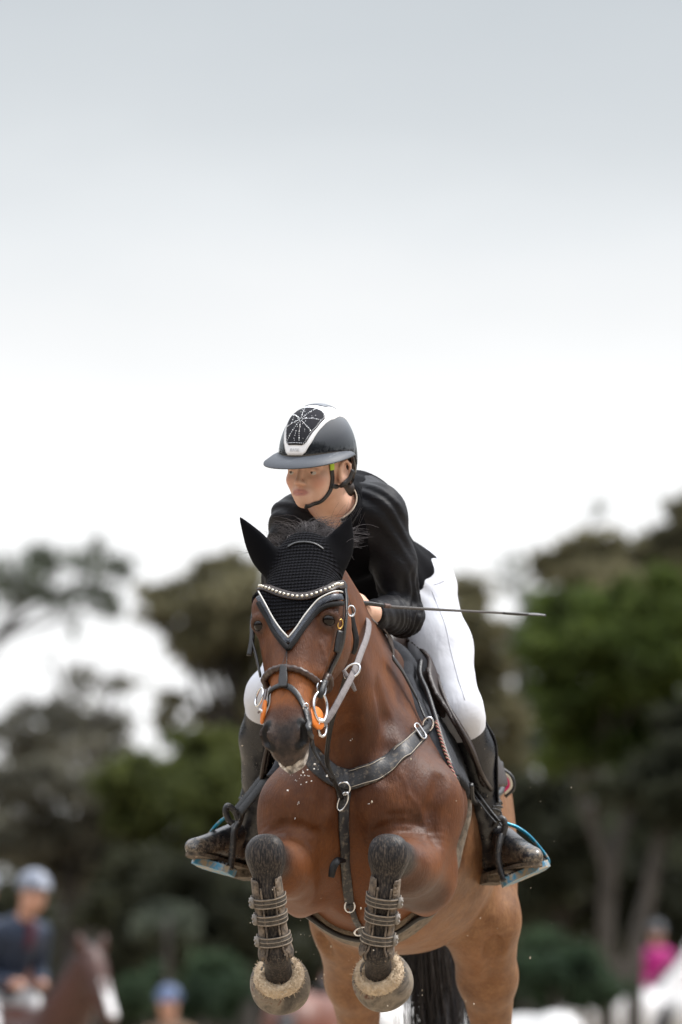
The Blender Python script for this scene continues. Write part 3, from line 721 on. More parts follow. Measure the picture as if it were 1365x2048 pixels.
for s in (1, -1):
    q = [H(*(l * arr(s, 1, 1))) for l in _nl]
    EX += [RC(q[0] - hv * .0, q[1], .009, .017, .012), RC(q[1], q[2], .017, .016, .012), RC(q[2], q[3], .016, .008, .012)]   # flared rim
    o_ = [(HMAT @ (nv * arr(s, 1, 1))) * .011 for nv in _nn]
    EX += [RC(q[0] + o_[0], q[1] + o_[1], .006, .0115, .004, neg=True), RC(q[1] + o_[1], q[2] + o_[2], .0115, .011, .004, neg=True), RC(q[2] + o_[2], q[3] + o_[3], .011, .005, .004, neg=True)]
# hollows beside the breastbone, creases where the lifted arms fold against the breast, edges of the shoulder and neck muscles
def carve(pts, r, out, k):
    q = []
    for p in pts:
        h = HORSE.hit(*p, -.4); q.append(h + HORSE.grad(h, .01) * out)
    for p0, p1 in zip(q, q[1:]): EX.append(RC(p0, p1, r, r, k, neg=True))
carve([(660, 1690), (668, 1745), (652, 1798)], .034, .014, .035); carve([(732, 1700), (726, 1750), (738, 1802)], .034, .014, .035)
carve([(690, 1590), (693, 1660), (698, 1740), (702, 1815)], .030, .016, .04)
carve([(738, 1690), (752, 1662), (790, 1645), (835, 1645), (868, 1662)], .010, .003, .014); carve([(652, 1692), (636, 1668), (600, 1652), (566, 1650), (545, 1660)], .010, .003, .014)
carve([(748, 1674), (790, 1660), (840, 1662)], .006, .002, .008); carve([(776, 1630), (820, 1628), (862, 1642)], .006, .002, .010)
carve([(758, 1380), (775, 1440), (782, 1500), (770, 1550)], .020, .012, .03); carve([(700, 1400), (702, 1470), (698, 1535)], .018, .010, .025)
carve([(880, 1560), (862, 1620), (872, 1680)], .014, .008, .025); carve([(960, 1830), (985, 1900), (985, 1960)], .016, .009, .03)
HORSE = SDF(HORSE.pr + EX)

coat = Mat('bay_coat', rough=0.5, spec=0.28)
_b = coat.vec(scale=(1, 1, .35))
_n = coat.noise(4.5, 4, .6); _f = coat.noise(230, 3, .6, coat.vec(scale=(1, 1, .22))); _g = coat.noise(60, 4, .7)
c0 = coat.ramp(_n, (.30, (.034, .0095, .0038)), (.50, (.090, .029, .0095)), (.72, (.175, .060, .017)))
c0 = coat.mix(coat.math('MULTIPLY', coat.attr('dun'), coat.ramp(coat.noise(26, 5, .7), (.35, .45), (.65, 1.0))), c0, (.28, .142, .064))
c0 = coat.mix(coat.math('MULTIPLY', coat.attr('mealy'), .85), c0, (.27, .082, .014))
c0 = coat.mix(coat.ramp(_f, (.35, 0.0), (.7, .42)), c0, (.05, .02, .010))
c0 = coat.mix(coat.ramp(_g, (.55, 0.0), (.8, .25)), c0, (.24, .10, .035))
blk = coat.mix(coat.ramp(coat.noise(240, 3, .7, coat.vec(scale=(1, 1, .22))), (.46, 0.0), (.72, .7)), (.009, .008, .009), (.13, .10, .078))
c1 = coat.mix(coat.attr('black'), c0, blk)
c1 = coat.mix(coat.attr('muzzle'), c1, coat.ramp(coat.noise(50, 4, .7), (.35, (.018, .013, .012)), (.75, (.085, .056, .043))))
c1 = coat.mix(coat.attr('inner'), c1, (.006, .005, .005))
c1 = coat.mix(coat.math('MULTIPLY', coat.attr('foam'), coat.ramp(coat.noise(70, 5, .7), (.38, .15), (.62, .95))), c1, (.62, .58, .54))
coat.color(c1)
coat.rough(coat.ramp(coat.noise(9, 3), (.3, .44), (.7, .62)))
coat.bump(_f, .4, .004).bump(coat.noise(75, 4, .65, coat.vec(scale=(1, 1, .45))), .18, .008).bump(coat.noise(22, 4, .6, coat.vec(scale=(1, 1, .6))), .10, .012)
coat.b.inputs['Sheen Weight'].default_value = 0.0; coat.b.inputs['Sheen Roughness'].default_value = .4
coat.b.inputs['Sheen Tint'].default_value = (1, .8, .62, 1)
def sstep(x, a, b):
    t = np.clip((x - a) / (b - a), 0, 1); return t * t * (3 - 2 * t)
def capsule_mask(V, a, b, r0, r1):
    a, b = arr(*a), arr(*b); ba = b - a; t = np.clip((V - a) @ ba / (ba @ ba), 0, 1)
    return 1 - sstep(np.linalg.norm(V - a - t[:, None] * ba, axis=1), r0, r1)

horse = thing('horse', 'bay horse jumping towards the camera with both forelegs tucked', 'horse')
V, F = polygonise(HORSE, arr(-.45, SUBJ - .75, .35), arr(.75, SUBJ + 2.2, 2.85), .0058)
V = relax(V, F, 1, .4)
# veins standing out under the thin skin
veins = [[(802, 1545), (818, 1590), (808, 1632), (826, 1672), (842, 1715)], [(818, 1590), (842, 1622), (852, 1662)], [(572, 1590), (584, 1632), (572, 1668), (590, 1700)], [(625, 1600), (640, 1650), (632, 1700)],
         [(642, 1285), (652, 1322), (640, 1352), (628, 1372)], [(652, 1322), (668, 1345)], [(600, 1385), (606, 1410), (598, 1432)], [(760, 1600), (752, 1650), (764, 1690)]]
for vp in veins:
    q = spline([HORSE.hit(*p) for p in vp], 5); dmin = np.full(len(V), 9.0)
    near_ = np.linalg.norm(V - q.mean(0), axis=1) < .2; W_ = V[near_]
    for a_, b_ in zip(q, q[1:]):
        ba = b_ - a_; t_ = np.clip((W_ - a_) @ ba / (ba @ ba + 1e-12), 0, 1); dmin[near_] = np.minimum(dmin[near_], np.linalg.norm(W_ - a_ - t_[:, None] * ba, axis=1))
    gdir = HORSE.grad(q[len(q) // 2], .01); V = V + gdir * (.0024 * np.exp(-(dmin / .0065) ** 2))[:, None]
# skin folds over the lifted forearms
for fp_, kc in ((P(858, 1655, .05), P(850, 1765, .05)), (P(548, 1655, .04), P(600, 1768, .05))):
    k = 1 - sstep(np.linalg.norm(V - fp_, axis=1), .02, .095); r_ = np.linalg.norm((V - kc) * arr(1, .6, 1), axis=1)
    V = V + ((V - kc) / (r_[:, None] + 1e-6)) * (k * .0014 * np.sin(r_ * 2 * math.pi / .017 + 2 * np.sin(V[:, 0] * 40)))[:, None]
hl = to_head(V)
black = np.zeros(len(V)); muz = np.zeros(len(V)); foam = np.zeros(len(V)); dun = np.zeros(len(V)); mealy = np.zeros(len(V))
for k, f, o in ((P(777, 1712, -.24), P(754, 1900, -.20), P(760, 1960, -.10)), (P(533, 1712, -.24), P(552, 1903, -.20), P(560, 1965, -.10))):
    black = np.maximum(black, capsule_mask(V, k + arr(0, .0, .01), k, .065, .165))
    black = np.maximum(black, capsule_mask(V, k + arr(0, 0, -.04), f, .08, .10)); black = np.maximum(black, capsule_mask(V, f, o, .09, .11))
el_ = P(852, 1775, .20); black = np.maximum(black, .5 * capsule_mask(V, P(800, 1745, -.12), P(845, 1790, .12), .05, .10) * (1 - sstep(V[:, 2], 1.80, 1.90)))
for ho, fe in ((P(986, 2090, 1.47), P(975, 2400, 1.80)), (P(722, 2090, 1.47), P(730, 2400, 1.80))):
    black = np.maximum(black, capsule_mask(V, ho + arr(0, 0, -.08), fe, .09, .16))
inh = (np.abs(hl[:, 0]) < .13) & (hl[:, 1] > -.24) & (hl[:, 1] < .12) & (hl[:, 2] < .66)
muz = np.where(inh, sstep(hl[:, 2] + .25 * np.abs(hl[:, 0]) - np.clip(hl[:, 1], 0, .1) * .1, .505, .555), 0)
for s in (1, -1):
    e = EYES[0 if s > 0 else 1]; muz = np.maximum(muz, .6 * (1 - sstep(np.linalg.norm(V - e, axis=1), .021, .031)))
foam = np.where(inh, sstep(hl[:, 2], .555, .585) * (1 - sstep(hl[:, 1], -.042, -.026)), 0)
mealy = np.where(inh, .9 * sstep(hl[:, 2], .34, .42) * (1 - sstep(hl[:, 2], .47, .51)) + .7 * (1 - sstep(np.abs(hl[:, 2] - .13), .0, .05)) * sstep(np.abs(hl[:, 0]), .07, .09), 0)
dz = V[:, 2]
inner = np.zeros(len(V))
for s in (1, -1):
    for i in range(3): inner = np.maximum(inner, capsule_mask(V, H(*(_nl[i] * arr(s, 1, 1))) + (HMAT @ (_nn[i] * arr(s, 1, 1))) * .004, H(*(_nl[i + 1] * arr(s, 1, 1))) + (HMAT @ (_nn[i + 1] * arr(s, 1, 1))) * .004, .010, .0135))
inner = np.maximum(inner, np.where(inh, .55 * (1 - sstep(np.abs(hl[:, 0]), .008, .028)) * sstep(hl[:, 2], .53, .565) * sstep(hl[:, 1], -.01, .005), 0))
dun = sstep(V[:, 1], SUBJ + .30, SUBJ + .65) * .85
mealy = np.maximum(mealy, .35 * (1 - sstep(dz, 1.72, 2.0)) * (1 - sstep(V[:, 1], SUBJ + .2, SUBJ + .5)) * (1 - black))
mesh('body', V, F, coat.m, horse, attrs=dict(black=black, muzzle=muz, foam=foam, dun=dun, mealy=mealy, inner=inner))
settle(horse, (.13, SUBJ + .7, .8))
print('horse', len(V))
# ================================================================== ears, eyes, ear bonnet
def ear(base, tip, face, rows):
    w = nrm(tip - base); v = nrm(face - w * (face @ w)); u = np.cross(v, w)
    L = np.linalg.norm(tip - base)
    return LOFT(base, np.stack([u, v, w], 1), [(t * L, a, b, c) for t, a, b, c in rows], 2.0, .02), np.stack([u, v, w], 1), L
EROWS = [(-.15, .022, .020, -.022), (.05, .034, .023, -.026), (.25, .040, .020, -.024), (.5, .034, .015, -.018), (.75, .020, .009, -.011), (.92, .008, .005, -.006), (1.0, .002, .002, -.002)]
earL, EML, ELl = ear(P(669, 1124, -.255), P(702, 1033, -.25), arr(.55, -1, .1), [(t, a * (1.0 if t < .6 else .95), b, c) for t, a, b, c in EROWS])
earR, EMR, ELr = ear(P(543, 1136, -.255), P(480, 1034, -.25), arr(-.9, -.75, .2), EROWS)
dark_eye = Mat('horse_eye', (.006, .003, .002), .10, spec=.3)
for s in (1, -1):
    mesh('eye', *(lambda b: (np.vstack(b.V), b.F))(MB().ball(EYES[0 if s > 0 else 1], .0198, 20, 14)), dark_eye.m, horse)
crochet = Mat('black_crochet', (.009, .009, .012), .9, spec=.1)
_v = crochet.vec('hl', (1, 1, 1)); _sp = crochet.n('ShaderNodeSeparateXYZ'); crochet.l(_v, _sp.inputs[0])
_row = crochet.math('ADD', _sp.outputs[2], crochet.math('MULTIPLY', crochet.math('MULTIPLY', _sp.outputs[0], _sp.outputs[0]), 2.2))
_r = crochet.math('MULTIPLY', _row, 2 * math.pi / .0105)
_rs = crochet.math('SINE', _r)
_cx = crochet.math('MULTIPLY', crochet.math('ADD', _sp.outputs[0], crochet.math('MULTIPLY', crochet.math('ABSOLUTE', _rs), .002)), 2 * math.pi / .0085)
_st = crochet.math('SINE', _cx)
_hh = crochet.math('MULTIPLY', crochet.math('ADD', crochet.math('MULTIPLY', _rs, .8), crochet.math('MULTIPLY', _st, .55)), crochet.attr('knit'))
crochet.color(crochet.mix(crochet.ramp(_hh, (0.0, 0.0), (.9, 1.0)), (.002, .002, .003), (.011, .011, .015)))
crochet.bump(_hh, .9, .004).bump(crochet.noise(900, 2), .15, .001)
crochet.b.inputs['Sheen Weight'].default_value = .0
HEADP = [p for p in horse_prims() if isinstance(p, LOFT) or (hasattr(p, 'M') and np.allclose(getattr(p, 'M', 0), HMAT))]
HB_ = SDF(HEADP[:1] + [p for p in HEADP[2:] if not p.neg and p.k < .05] + [RC(H(0, -.03, .02), P(640, 1150, -.19), .07, .072, .03)])
BN = SDF([EL(H(0, -.03, .03), (.001,) * 3, 0)] + HB_.pr)
VL = [(517, 1186), (527, 1204), (543, 1234), (560, 1260), (577, 1279)]
VR = [(577, 1279), (592, 1260), (612, 1231), (634, 1205), (655, 1192), (686, 1188)]
_vp = np.array([to_head(HORSE.hit(*p)) for p in VL + VR[1:]]); _vp = _vp[np.argsort(_vp[:, 0])]
def vcut(q):                          # everything below the V, and behind the poll, is cut off
    l = to_head(q)
    return np.maximum(l[:, 2] - np.interp(l[:, 0], _vp[:, 0], _vp[:, 2]) - .014, -.065 - l[:, 1] + np.clip(.1 - l[:, 2], 0, .2) * .2)
class BON:
    def __init__(s): s.a = CLIP(BN, vcut, k=.004, off=.0065); s.e = SDF([earL, earR])
    def __call__(s, q): return smin(s.a(q), s.e(q), .028)
bonnet = thing('ear_bonnet', 'black crocheted ear bonnet with silver-edged V on the jumping horse', 'ear bonnet')
_bf = BON()
def knit(V): return np.clip(1 - sstep(np.maximum(-s_near(V), 0), 0, 1), 0, 1)
def a_knit(V): return sstep(np.minimum(earL(V), earR(V)), .004, .022)
solid('bonnet', _bf, HO - arr(.24, .2, .32), HO + arr(.24, .22, .2), .0036, crochet.m, bonnet, 1, dict(hl=to_head, knit=a_knit))
# borders
glit = Mat('glitter_band', (.03, .035, .045), .35, metal=.3)
_g = glit.voro(900); glit.color(glit.ramp(_g, (.1, (.30, .33, .38)), (.35, (.02, .023, .032)), (1, (.012, .014, .02))))
fringe = quick('black_cord', (.003, .003, .0042), .9, var=.5, scale=600, bump=.6, bscale=700)
piping = quick('silver_piping', (.62, .60, .56), .35, metal=.3)
BS = BON.__call__
class BSDF_(SDF):
    def __init__(s, f): s.f = f
    def near(s, c, r): return None
    def __call__(s, q, pr=None): return s.f(q)
BOS = SDF(BN.pr + [RC(H(0, 0, 0), H(0, 0, .01), .001, .001, 0)]); BOFF = .0065
for pts in (VL, VR):
    ce = np.array(pts, float)
    strap('glitter_band', BOS, [tuple(p) for p in ce + arr(0, 6)], .016, glit.m, bonnet, .002, 6, BOFF + .0005)
    p_, n_ = on(BOS, [tuple(p) for p in ce + arr(0, -4)], 6, BOFF + .003); tube('piping', p_, .0021, piping, bonnet, 6, sp=False)
    p_, n_ = on(BOS, [tuple(p) for p in ce + arr(0, 19)], 6, BOFF + .001); tube('edge_cord', p_, .0068, fringe, bonnet, 6, sp=False)
settle(bonnet, tuple(H(0, 0, .03)))
# ================================================================== the rider
RO = P(632, 943, .10)                 # middle of the head at eye level
_y, _p = R(28), R(-5)
rf = arr(-math.sin(_y) * math.cos(_p), -math.cos(_y) * math.cos(_p), math.sin(_p))
rr = nrm(np.cross(rf, arr(0, 0, 1))); rr = rr if rr[0] > 0 else -rr
ru = nrm(np.cross(rr, rf)); ru = ru if ru[2] > 0 else -ru
_q = R(3); rr, ru = nrm(rr * math.cos(_q) - ru * math.sin(_q)), nrm(ru * math.cos(_q) + rr * math.sin(_q))
RM = np.stack([rr, rf, ru], 1)
def RH(r, f, u): return RO + rr * r + rf * f + ru * u
# joints
hipL, hipR = P(832, 1185, .74), P(716, 1185, .74)          # L = the rider's left (image right)
knL, knR = P(918, 1425, .46), P(541, 1392, .44)
anL, anR = P(978, 1662, .63), P(512, 1655, .62)
toeL, toeR = P(1064, 1711, .44), P(394, 1692, .42)
heL, heR = P(982, 1732, .655), P(498, 1722, .65)
shL, shR = P(762, 1020, .25), P(590, 1040, .23)
elL, elR = P(806, 1232, .33), P(560, 1240, .28)
wrL, wrR = P(744, 1226, .13), P(640, 1238, .09)
haL, haR = P(722, 1219, .06), P(662, 1232, .03)
def torso(e=0.0):
    return [EL(P(775, 1180, .74), (.165 + e, .135 + e, .12 + e), .05),
            EL(P(800, 1172, .84), (.15 + e, .12 + e, .11 + e), .05),
            RC(P(758, 1150, .66), P(735, 1105, .52), .108 + e, .108 + e, .05),
            EL(P(704, 1065, .39), (.118 + e, .17 + e, .115 + e), .05),
            EL(P(700, 1040, .36), (.12 + e, .13 + e, .11 + e), .05),
            RC(shL + arr(-.02, .01, 0), shR + arr(.02, .01, 0), .058 + e, .058 + e, .05),
            EL(P(712, 1040, .42), (.10 + e, .10 + e, .10 + e), .05)]
def arms(e=0.0):
    a = []
    for s, sh, el, wr in ((1, shL, elL, wrL), (-1, shR, elR, wrR)):
        m = sh * .5 + el * .5
        a += [RC(sh, m + arr(.006 * s, 0, 0), .054 + e, .047 + e, .03), RC(m + arr(.006 * s, 0, 0), el, .047 + e, .040 + e, .02),
              RC(el, el * .55 + wr * .45, .041 + e, .036 + e, .02), RC(el * .55 + wr * .45, wr, .036 + e, .026 + e, .02)]
    return a
def thighs(e=0.0):
    a = []
    for s, h, k in ((1, hipL, knL), (-1, hipR, knR)):
        a += [RC(h, h * .5 + k * .5 + arr(.004 * s, 0, .012), .098 + e, .080 + e, .05), RC(h * .5 + k * .5 + arr(.004 * s, 0, .012), k, .080 + e, .056 + e, .04)]
    return a
def shins(e=0.0):
    a = []
    for s, k, n in ((1, knL, anL), (-1, knR, anR)):
        c = k * .68 + n * .32 + arr(.004 * s, .02, 0)
        a += [RC(k, c, .054 + e, .055 + e, .04), RC(c, n * .85 + k * .15, .055 + e, .038 + e, .03), RC(n * .85 + k * .15, n, .038 + e, .035 + e, .02)]
    return a
def feet(e=0.0):
    a = []
    for s, n, h, t in ((1, anL, heL, toeL), (-1, anR, heR, toeR)):
        a += [RC(n, h + arr(0, 0, .025), .036 + e, .030 + e, .02), RC(n * .62 + t * .38 + arr(0, 0, .0), t + arr(0, 0, -.004), .028 + e, .016 + e, .03), RC(h + arr(0, 0, .02), t + arr(0, 0, -.006), .024 + e, .018 + e, .03)]
    return a
def hand(w, h, thumb_up, side):
    # closed fist round the rein: palm, four curled fingers, thumb on top
    f = nrm(h - w); up = nrm(arr(0, 0, 1) - f * f[2]); lat = np.cross(f, up)
    lat = lat if lat[0] * side < 0 else -lat                 # towards the horse's neck
    a = [EL(h + f * .0, (.040, .017, .040), .015, np.stack([f, lat, up], 1)), RC(w, h, .025, .024, .015)]
    for i in range(4):
        z = .027 - .018 * i; L = (.036, .041, .038, .030)[i]
        k = h + f * .036 + up * z; m = k + f * .012 + lat * L * .55; e = k - f * .012 + lat * L
        t = k - f * .034 + lat * L * .75
        a += [RC(h + f * .015 + up * z * .9, k, .0095, .0095, .004), RC(k, m, .0095, .009, .002), RC(m, e, .009, .0085, .002), RC(e, t, .0085, .0075, .002)]
    b = h - f * .015 + up * .030 + lat * .008
    a += [RC(b, b + f * .028 + up * .012 + lat * .012, .012, .0105, .006), RC(b + f * .028 + up * .012 + lat * .012, b + f * .048 + up * .008 + lat * .020, .0105, .0085, .003)]
    return a
def head_prims():
    A = [EL(RH(0, -.018, .045), (.072, .090, .085), .02, RM),
         EL(RH(0, .022, -.016), (.0535, .060, .067), .03, RM)]
    for s in (1, -1):
        A += [RC(RH(.043 * s, -.010, -.038), RH(.008 * s, .060, -.0775), .0105, .0100, .026),
              EL(RH(.035 * s, .051, -.022), (.021, .021, .020), .02, RM),
              EL(RH(.026 * s, .040, -.048), (.016, .022, .024), .02, RM),
              RC(RH(.008 * s, .083, .020), RH(.046 * s, .062, .017), .0075, .007, .012)]
    A += [EL(RH(0, .069, -.0785), (.014, .012, .0115), .016, RM),
          EL(RH(0, .076, -.058), (.026, .014, .020), .015, RM)]
    for s in (1, -1): A += [EL(RH(.030 * s, .084, .000), (.016, .013, .0095), .010, RM, neg=True)]
    A += [RC(RH(0, .080, .012), RH(0, .098, -.024), .0062, .0075, .012),
          EL(RH(0, .099, -.027), (.008, .008, .007), .006, RM)]
    for s in (1, -1):
        A += [EL(RH(.0095 * s, .089, -.030), (.0065, .009, .006), .005, RM),
              EL(RH(.006 * s, .095, -.0365), (.003, .004, .002), .002, RM, neg=True),
              RC(RH(.017 * s, .0735, .003), RH(.030 * s, .0765, .0060), .0038, .0048, .004), RC(RH(.030 * s, .0765, .0060), RH(.044 * s, .066, .001), .0048, .0038, .004),
              RC(RH(.018 * s, .0725, -.0055), RH(.041 * s, .066, -.0055), .0034, .0034, .004),
              RC(RH(.004 * s, .0885, -.0492), RH(.022 * s, .075, -.0530), .0034, .0016, .004),
              RC(RH(.0, .0865, -.0585), RH(.020 * s, .075, -.0550), .0044, .0016, .004),
              EL(RH(.071 * s, -.014, -.004), (.009, .019, .030), .006, RM), EL(RH(.082 * s, -.012, -.001), (.007, .011, .018), .004, RM, neg=True)]
        hx = [RH(.072 * s, .002, .010), RH(.077 * s, -.004, .024), RH(.081 * s, -.016, .029), RH(.084 * s, -.029, .020), RH(.084 * s, -.032, .002), RH(.080 * s, -.025, -.016), RH(.074 * s, -.010, -.032), RH(.070 * s, -.002, -.028)]
        A += [RC(p, q, .0044, .0044, .003) for p, q in zip(hx, hx[1:])]
    A += [RC(RH(-.019, .0835, -.0538), RH(.0, .0905, -.0540), .0012, .0018, .002, neg=True), RC(RH(.0, .0905, -.0540), RH(.019, .0835, -.0538), .0018, .0012, .002, neg=True)]
    A += [RC(RH(0, -.025, -.02), P(674, 1020, .22), .046, .049, .025), RC(P(674, 1020, .22), P(690, 1045, .30), .050, .07, .04)]
    return A
BODY = SDF(torso() + arms() + thighs() + shins() + feet() + hand(wrL, haL, 1, 1) + hand(wrR, haR, 1, -1) + head_prims())
LO, HI = arr(-.46, SUBJ - .15, 1.75), arr(.62, SUBJ + 1.12, 3.15)

skin = Mat('skin', rough=.48, spec=.4)
_c = skin.ramp(skin.noise(40, 4), (.3, (.60, .36, .265)), (.7, (.68, .43, .32)))
_c = skin.mix(skin.attr('blush'), _c, (.60, .27, .20))
_c = skin.mix(skin.attr('lips'), _c, (.50, .22, .18))
_c = skin.mix(skin.attr('brow'), _c, (.07, .04, .025))
skin.color(_c); skin.bump(skin.noise(900, 2), .12, .001)
skin.b.inputs['Subsurface Weight'].default_value = .12; skin.b.inputs['Subsurface Radius'].default_value = (.012, .005, .003)
def rl(V): return (V - RO) @ RM
def a_lips(V):
    l = rl(V); return np.where(l[:, 1] > .07, 1 - sstep(((l[:, 0] / .0235) ** 2 + ((l[:, 2] + .0540) / .0090) ** 2), .7, 1.25), 0)
def a_blush(V):
    l = rl(V); m = np.zeros(len(V))
    for s in (1, -1): m = np.maximum(m, .55 * (1 - sstep(np.linalg.norm(l - arr(.040 * s, .062, -.026), axis=1), .008, .03)))
    m = np.maximum(m, .4 * (1 - sstep(np.linalg.norm(l - arr(0, .1, -.027), axis=1), .003, .013))); return m
def a_brow(V):
    l = rl(V); x = np.abs(l[:, 0]); return np.where(l[:, 1] > .05, (1 - sstep(np.abs(l[:, 2] - .0175 - .002 * np.sin((x - .012) / .03 * 3)), .0018, .004)) * sstep(x, .010, .014) * (1 - sstep(x, .044, .050)), 0) * .9
rider = thing('person', 'rider in black jacket, white breeches and crystal-fronted helmet crouched over the jumping horse', 'person')
solid('body', BODY, LO, HI, .0042, skin.m, rider, 1, dict(lips=a_lips, blush=a_blush, brow=a_brow))

# eyes
eye_white = quick('eye_white', (.50, .45, .42), .15, var=.04)
eye_iris = quick('eye_iris', (.05, .035, .025), .08, var=.3, scale=300)
for s in (1, -1):
    c = RH(.0305 * s, .0655, -.0005); gz = nrm(rf + rr * -.30 - ru * .05)
    e = MB().ball(c, .0115, 14, 10).build('eye', eye_white, rider)
    MB().ball(c + gz * .0060, .0064, 12, 8).build('iris', eye_iris, e)

# ---- clothes
black_knit = Mat('black_softshell', (.012, .012, .015), .55, spec=.2)
black_knit.color(black_knit.ramp(black_knit.noise(14, 4), (.3, (.003, .003, .0045)), (.75, (.007, .007, .010))))
black_knit.bump(black_knit.noise(500, 2), .15, .002).bump(black_knit.noise(26, 3, .5, black_knit.vec(scale=(1, 1, 2.2)), .6), .25, .012)
black_knit.b.inputs['Sheen Weight'].default_value = .02
vest_cloth = Mat('vest_cloth', (.0025, .0025, .0038), .8, spec=.10)
vest_cloth.bump(vest_cloth.noise(700, 2), .2, .002).bump(vest_cloth.noise(16, 3), .25, .012)
def rumple(V):
    w = .0035 * np.sin(V @ arr(60, 25, 95) + 3 * np.sin(V @ arr(20, 31, 17)))
    d = np.minimum(np.linalg.norm(V - elL, axis=1), np.linalg.norm(V - elR, axis=1))
    d2 = np.minimum(np.linalg.norm(V - shL, axis=1), np.linalg.norm(V - shR, axis=1))
    k = 1 - sstep(d, .05, .17); k2 = 1 - sstep(d2, .06, .16)
    fa = nrm(wrL - elL)
    return w * (.25 + .5 * k2) + k * .0042 * np.sin(V @ fa * 240 + 2.2 * np.sin(V @ arr(18, 14, 55)))
neck_cut = lambda q: .064 - np.linalg.norm(np.cross(q - P(676, 1020, .22), nrm(RH(0, -.025, -.02) - P(676, 1020, .22))), axis=1) - .35 * np.clip((q - P(690, 1045, .28)) @ nrm(P(690, 1045, .28) - P(655, 960, .12)), 0, 1) - .6 * np.clip((P(690, 1045, .28) - q) @ arr(0, 0, 1), 0, 1)
TT = lambda e: [p for i, p in enumerate(torso(e)) if i != 1]
SH = SDF(TT(.010) + arms(.010))
waistL = plane(P(815, 1165, .72), arr(.25, 1.0, -.45))
cuffL = lambda q: np.minimum((q - wrL) @ nrm(wrL - elL), .12 - np.linalg.norm(q - wrL, axis=1))
cuffR = lambda q: np.minimum((q - wrR) @ nrm(wrR - elR), .12 - np.linalg.norm(q - wrR, axis=1))
solid('jacket', CLIP(CLIP(SH, neck_cut, cuffL, cuffR), waistL, k=.05), LO, HI, .0055, black_knit.m, rider, 1, disp=rumple)
VT = SDF(TT(.0145))
def armhole(q):
    d = []
    for s, sh in ((1, shL), (-1, shR)):
        d.append((q - (sh + arr(-.035 * s, 0, 0))) @ nrm(arr(1.0 * s, -.15, .12)))
    return np.maximum(np.minimum(d[0], .16 - np.linalg.norm(q - shL, axis=1)), np.minimum(d[1], .16 - np.linalg.norm(q - shR, axis=1)))
vest = solid('vest', CLIP(CLIP(VT, neck_cut, armhole, k=.01), plane(P(824, 1168, .745), arr(.25, 1.0, -.45)), k=.06), LO, HI, .0055, vest_cloth.m, rider, 1, disp=lambda V: .002 * np.sin(V @ arr(35, 50, 60)))
# collar: black stand collar lined beige with a dark red stripe
NB, NT_ = P(674, 1024, .215), P(652, 970, .125)
na = nrm(NT_ - NB); nx = nrm(arr(1, 0, 0) - na * na[0]); ny = np.cross(na, nx)
def collar(name, r, w0, w1, mat, a0, a1, th=.003):
    V, F = [], []
    n = 40
    for i, a in enumerate(np.linspace(a0, a1, n)):
        for rr_, z in ((r, w0), (r + .003, w1), (r + .003 + th, w1), (r + th, w0)):
            V.append(NB + na * z + (nx * math.cos(a) + ny * math.sin(a)) * rr_)
    for i in range(n - 1):
        for k in range(4): F.append((i * 4 + k, i * 4 + (k + 1) % 4, (i + 1) * 4 + (k + 1) % 4, (i + 1) * 4 + k))
    F += [(3, 2, 1, 0), tuple((n - 1) * 4 + k for k in range(4))]
    return mesh(name, V, F, mat, rider)
beige = quick('beige_lining', (.52, .42, .33), .8)
wine = quick('dark_red_lining', (.10, .008, .022), .8)
_fr = math.atan2(ny @ arr(-.55, -1, 0), nx @ arr(-.55, -1, 0))
collar('collar', .064, -.04, .042, vest_cloth.m, _fr + .85, _fr + 2 * math.pi - .75, .006)
collar('collar_lining', .0605, -.04, .044, beige, _fr + .82, _fr + 2 * math.pi - .72, .003)
collar('collar_stripe', .0580, -.04, .030, wine, _fr + .9, _fr + 2 * math.pi - .8, .0022)

white = Mat('white_breeches', rough=.75, spec=.2)
white.color(white.ramp(white.noise(9, 4), (.3, (.52, .53, .58)), (.7, (.61, .62, .66))))
white.bump(white.noise(900, 2), .1, .001).bump(white.noise(12, 3, .5, white.vec(scale=(1, 1, .6)), .8), .45, .014)
BR = SDF(torso(.005)[:3] + thighs(.005) + shins(.003))
def boot_top(q):
    return np.maximum(np.minimum((q - (knL * .80 + anL * .20)) @ nrm(anL - knL), .6 - (q[:, 0] < .1)), np.minimum((q - (knR * .76 + anR * .24)) @ nrm(anR - knR), .6 - (q[:, 0] > .1)))
solid('breeches', CLIP(BR, boot_top), LO, HI, .006, white.m, rider, 1,
      disp=lambda V: .0034 * np.sin(V @ arr(45, 35, 85) + 2 * np.sin(V @ arr(25, 10, 12))) * (1 - sstep(np.linalg.norm(V - hipL - arr(0, -.05, .05), axis=1), .03, .19)) + .0024 * np.sin(V @ arr(30, -20, 120) + 1.5 * np.sin(V @ arr(40, 22, 9))) * (1 - sstep(np.minimum(np.linalg.norm(V - knL - arr(0, .05, .02), axis=1), np.linalg.norm(V - knR - arr(0, .05, .02), axis=1)), .02, .12)))

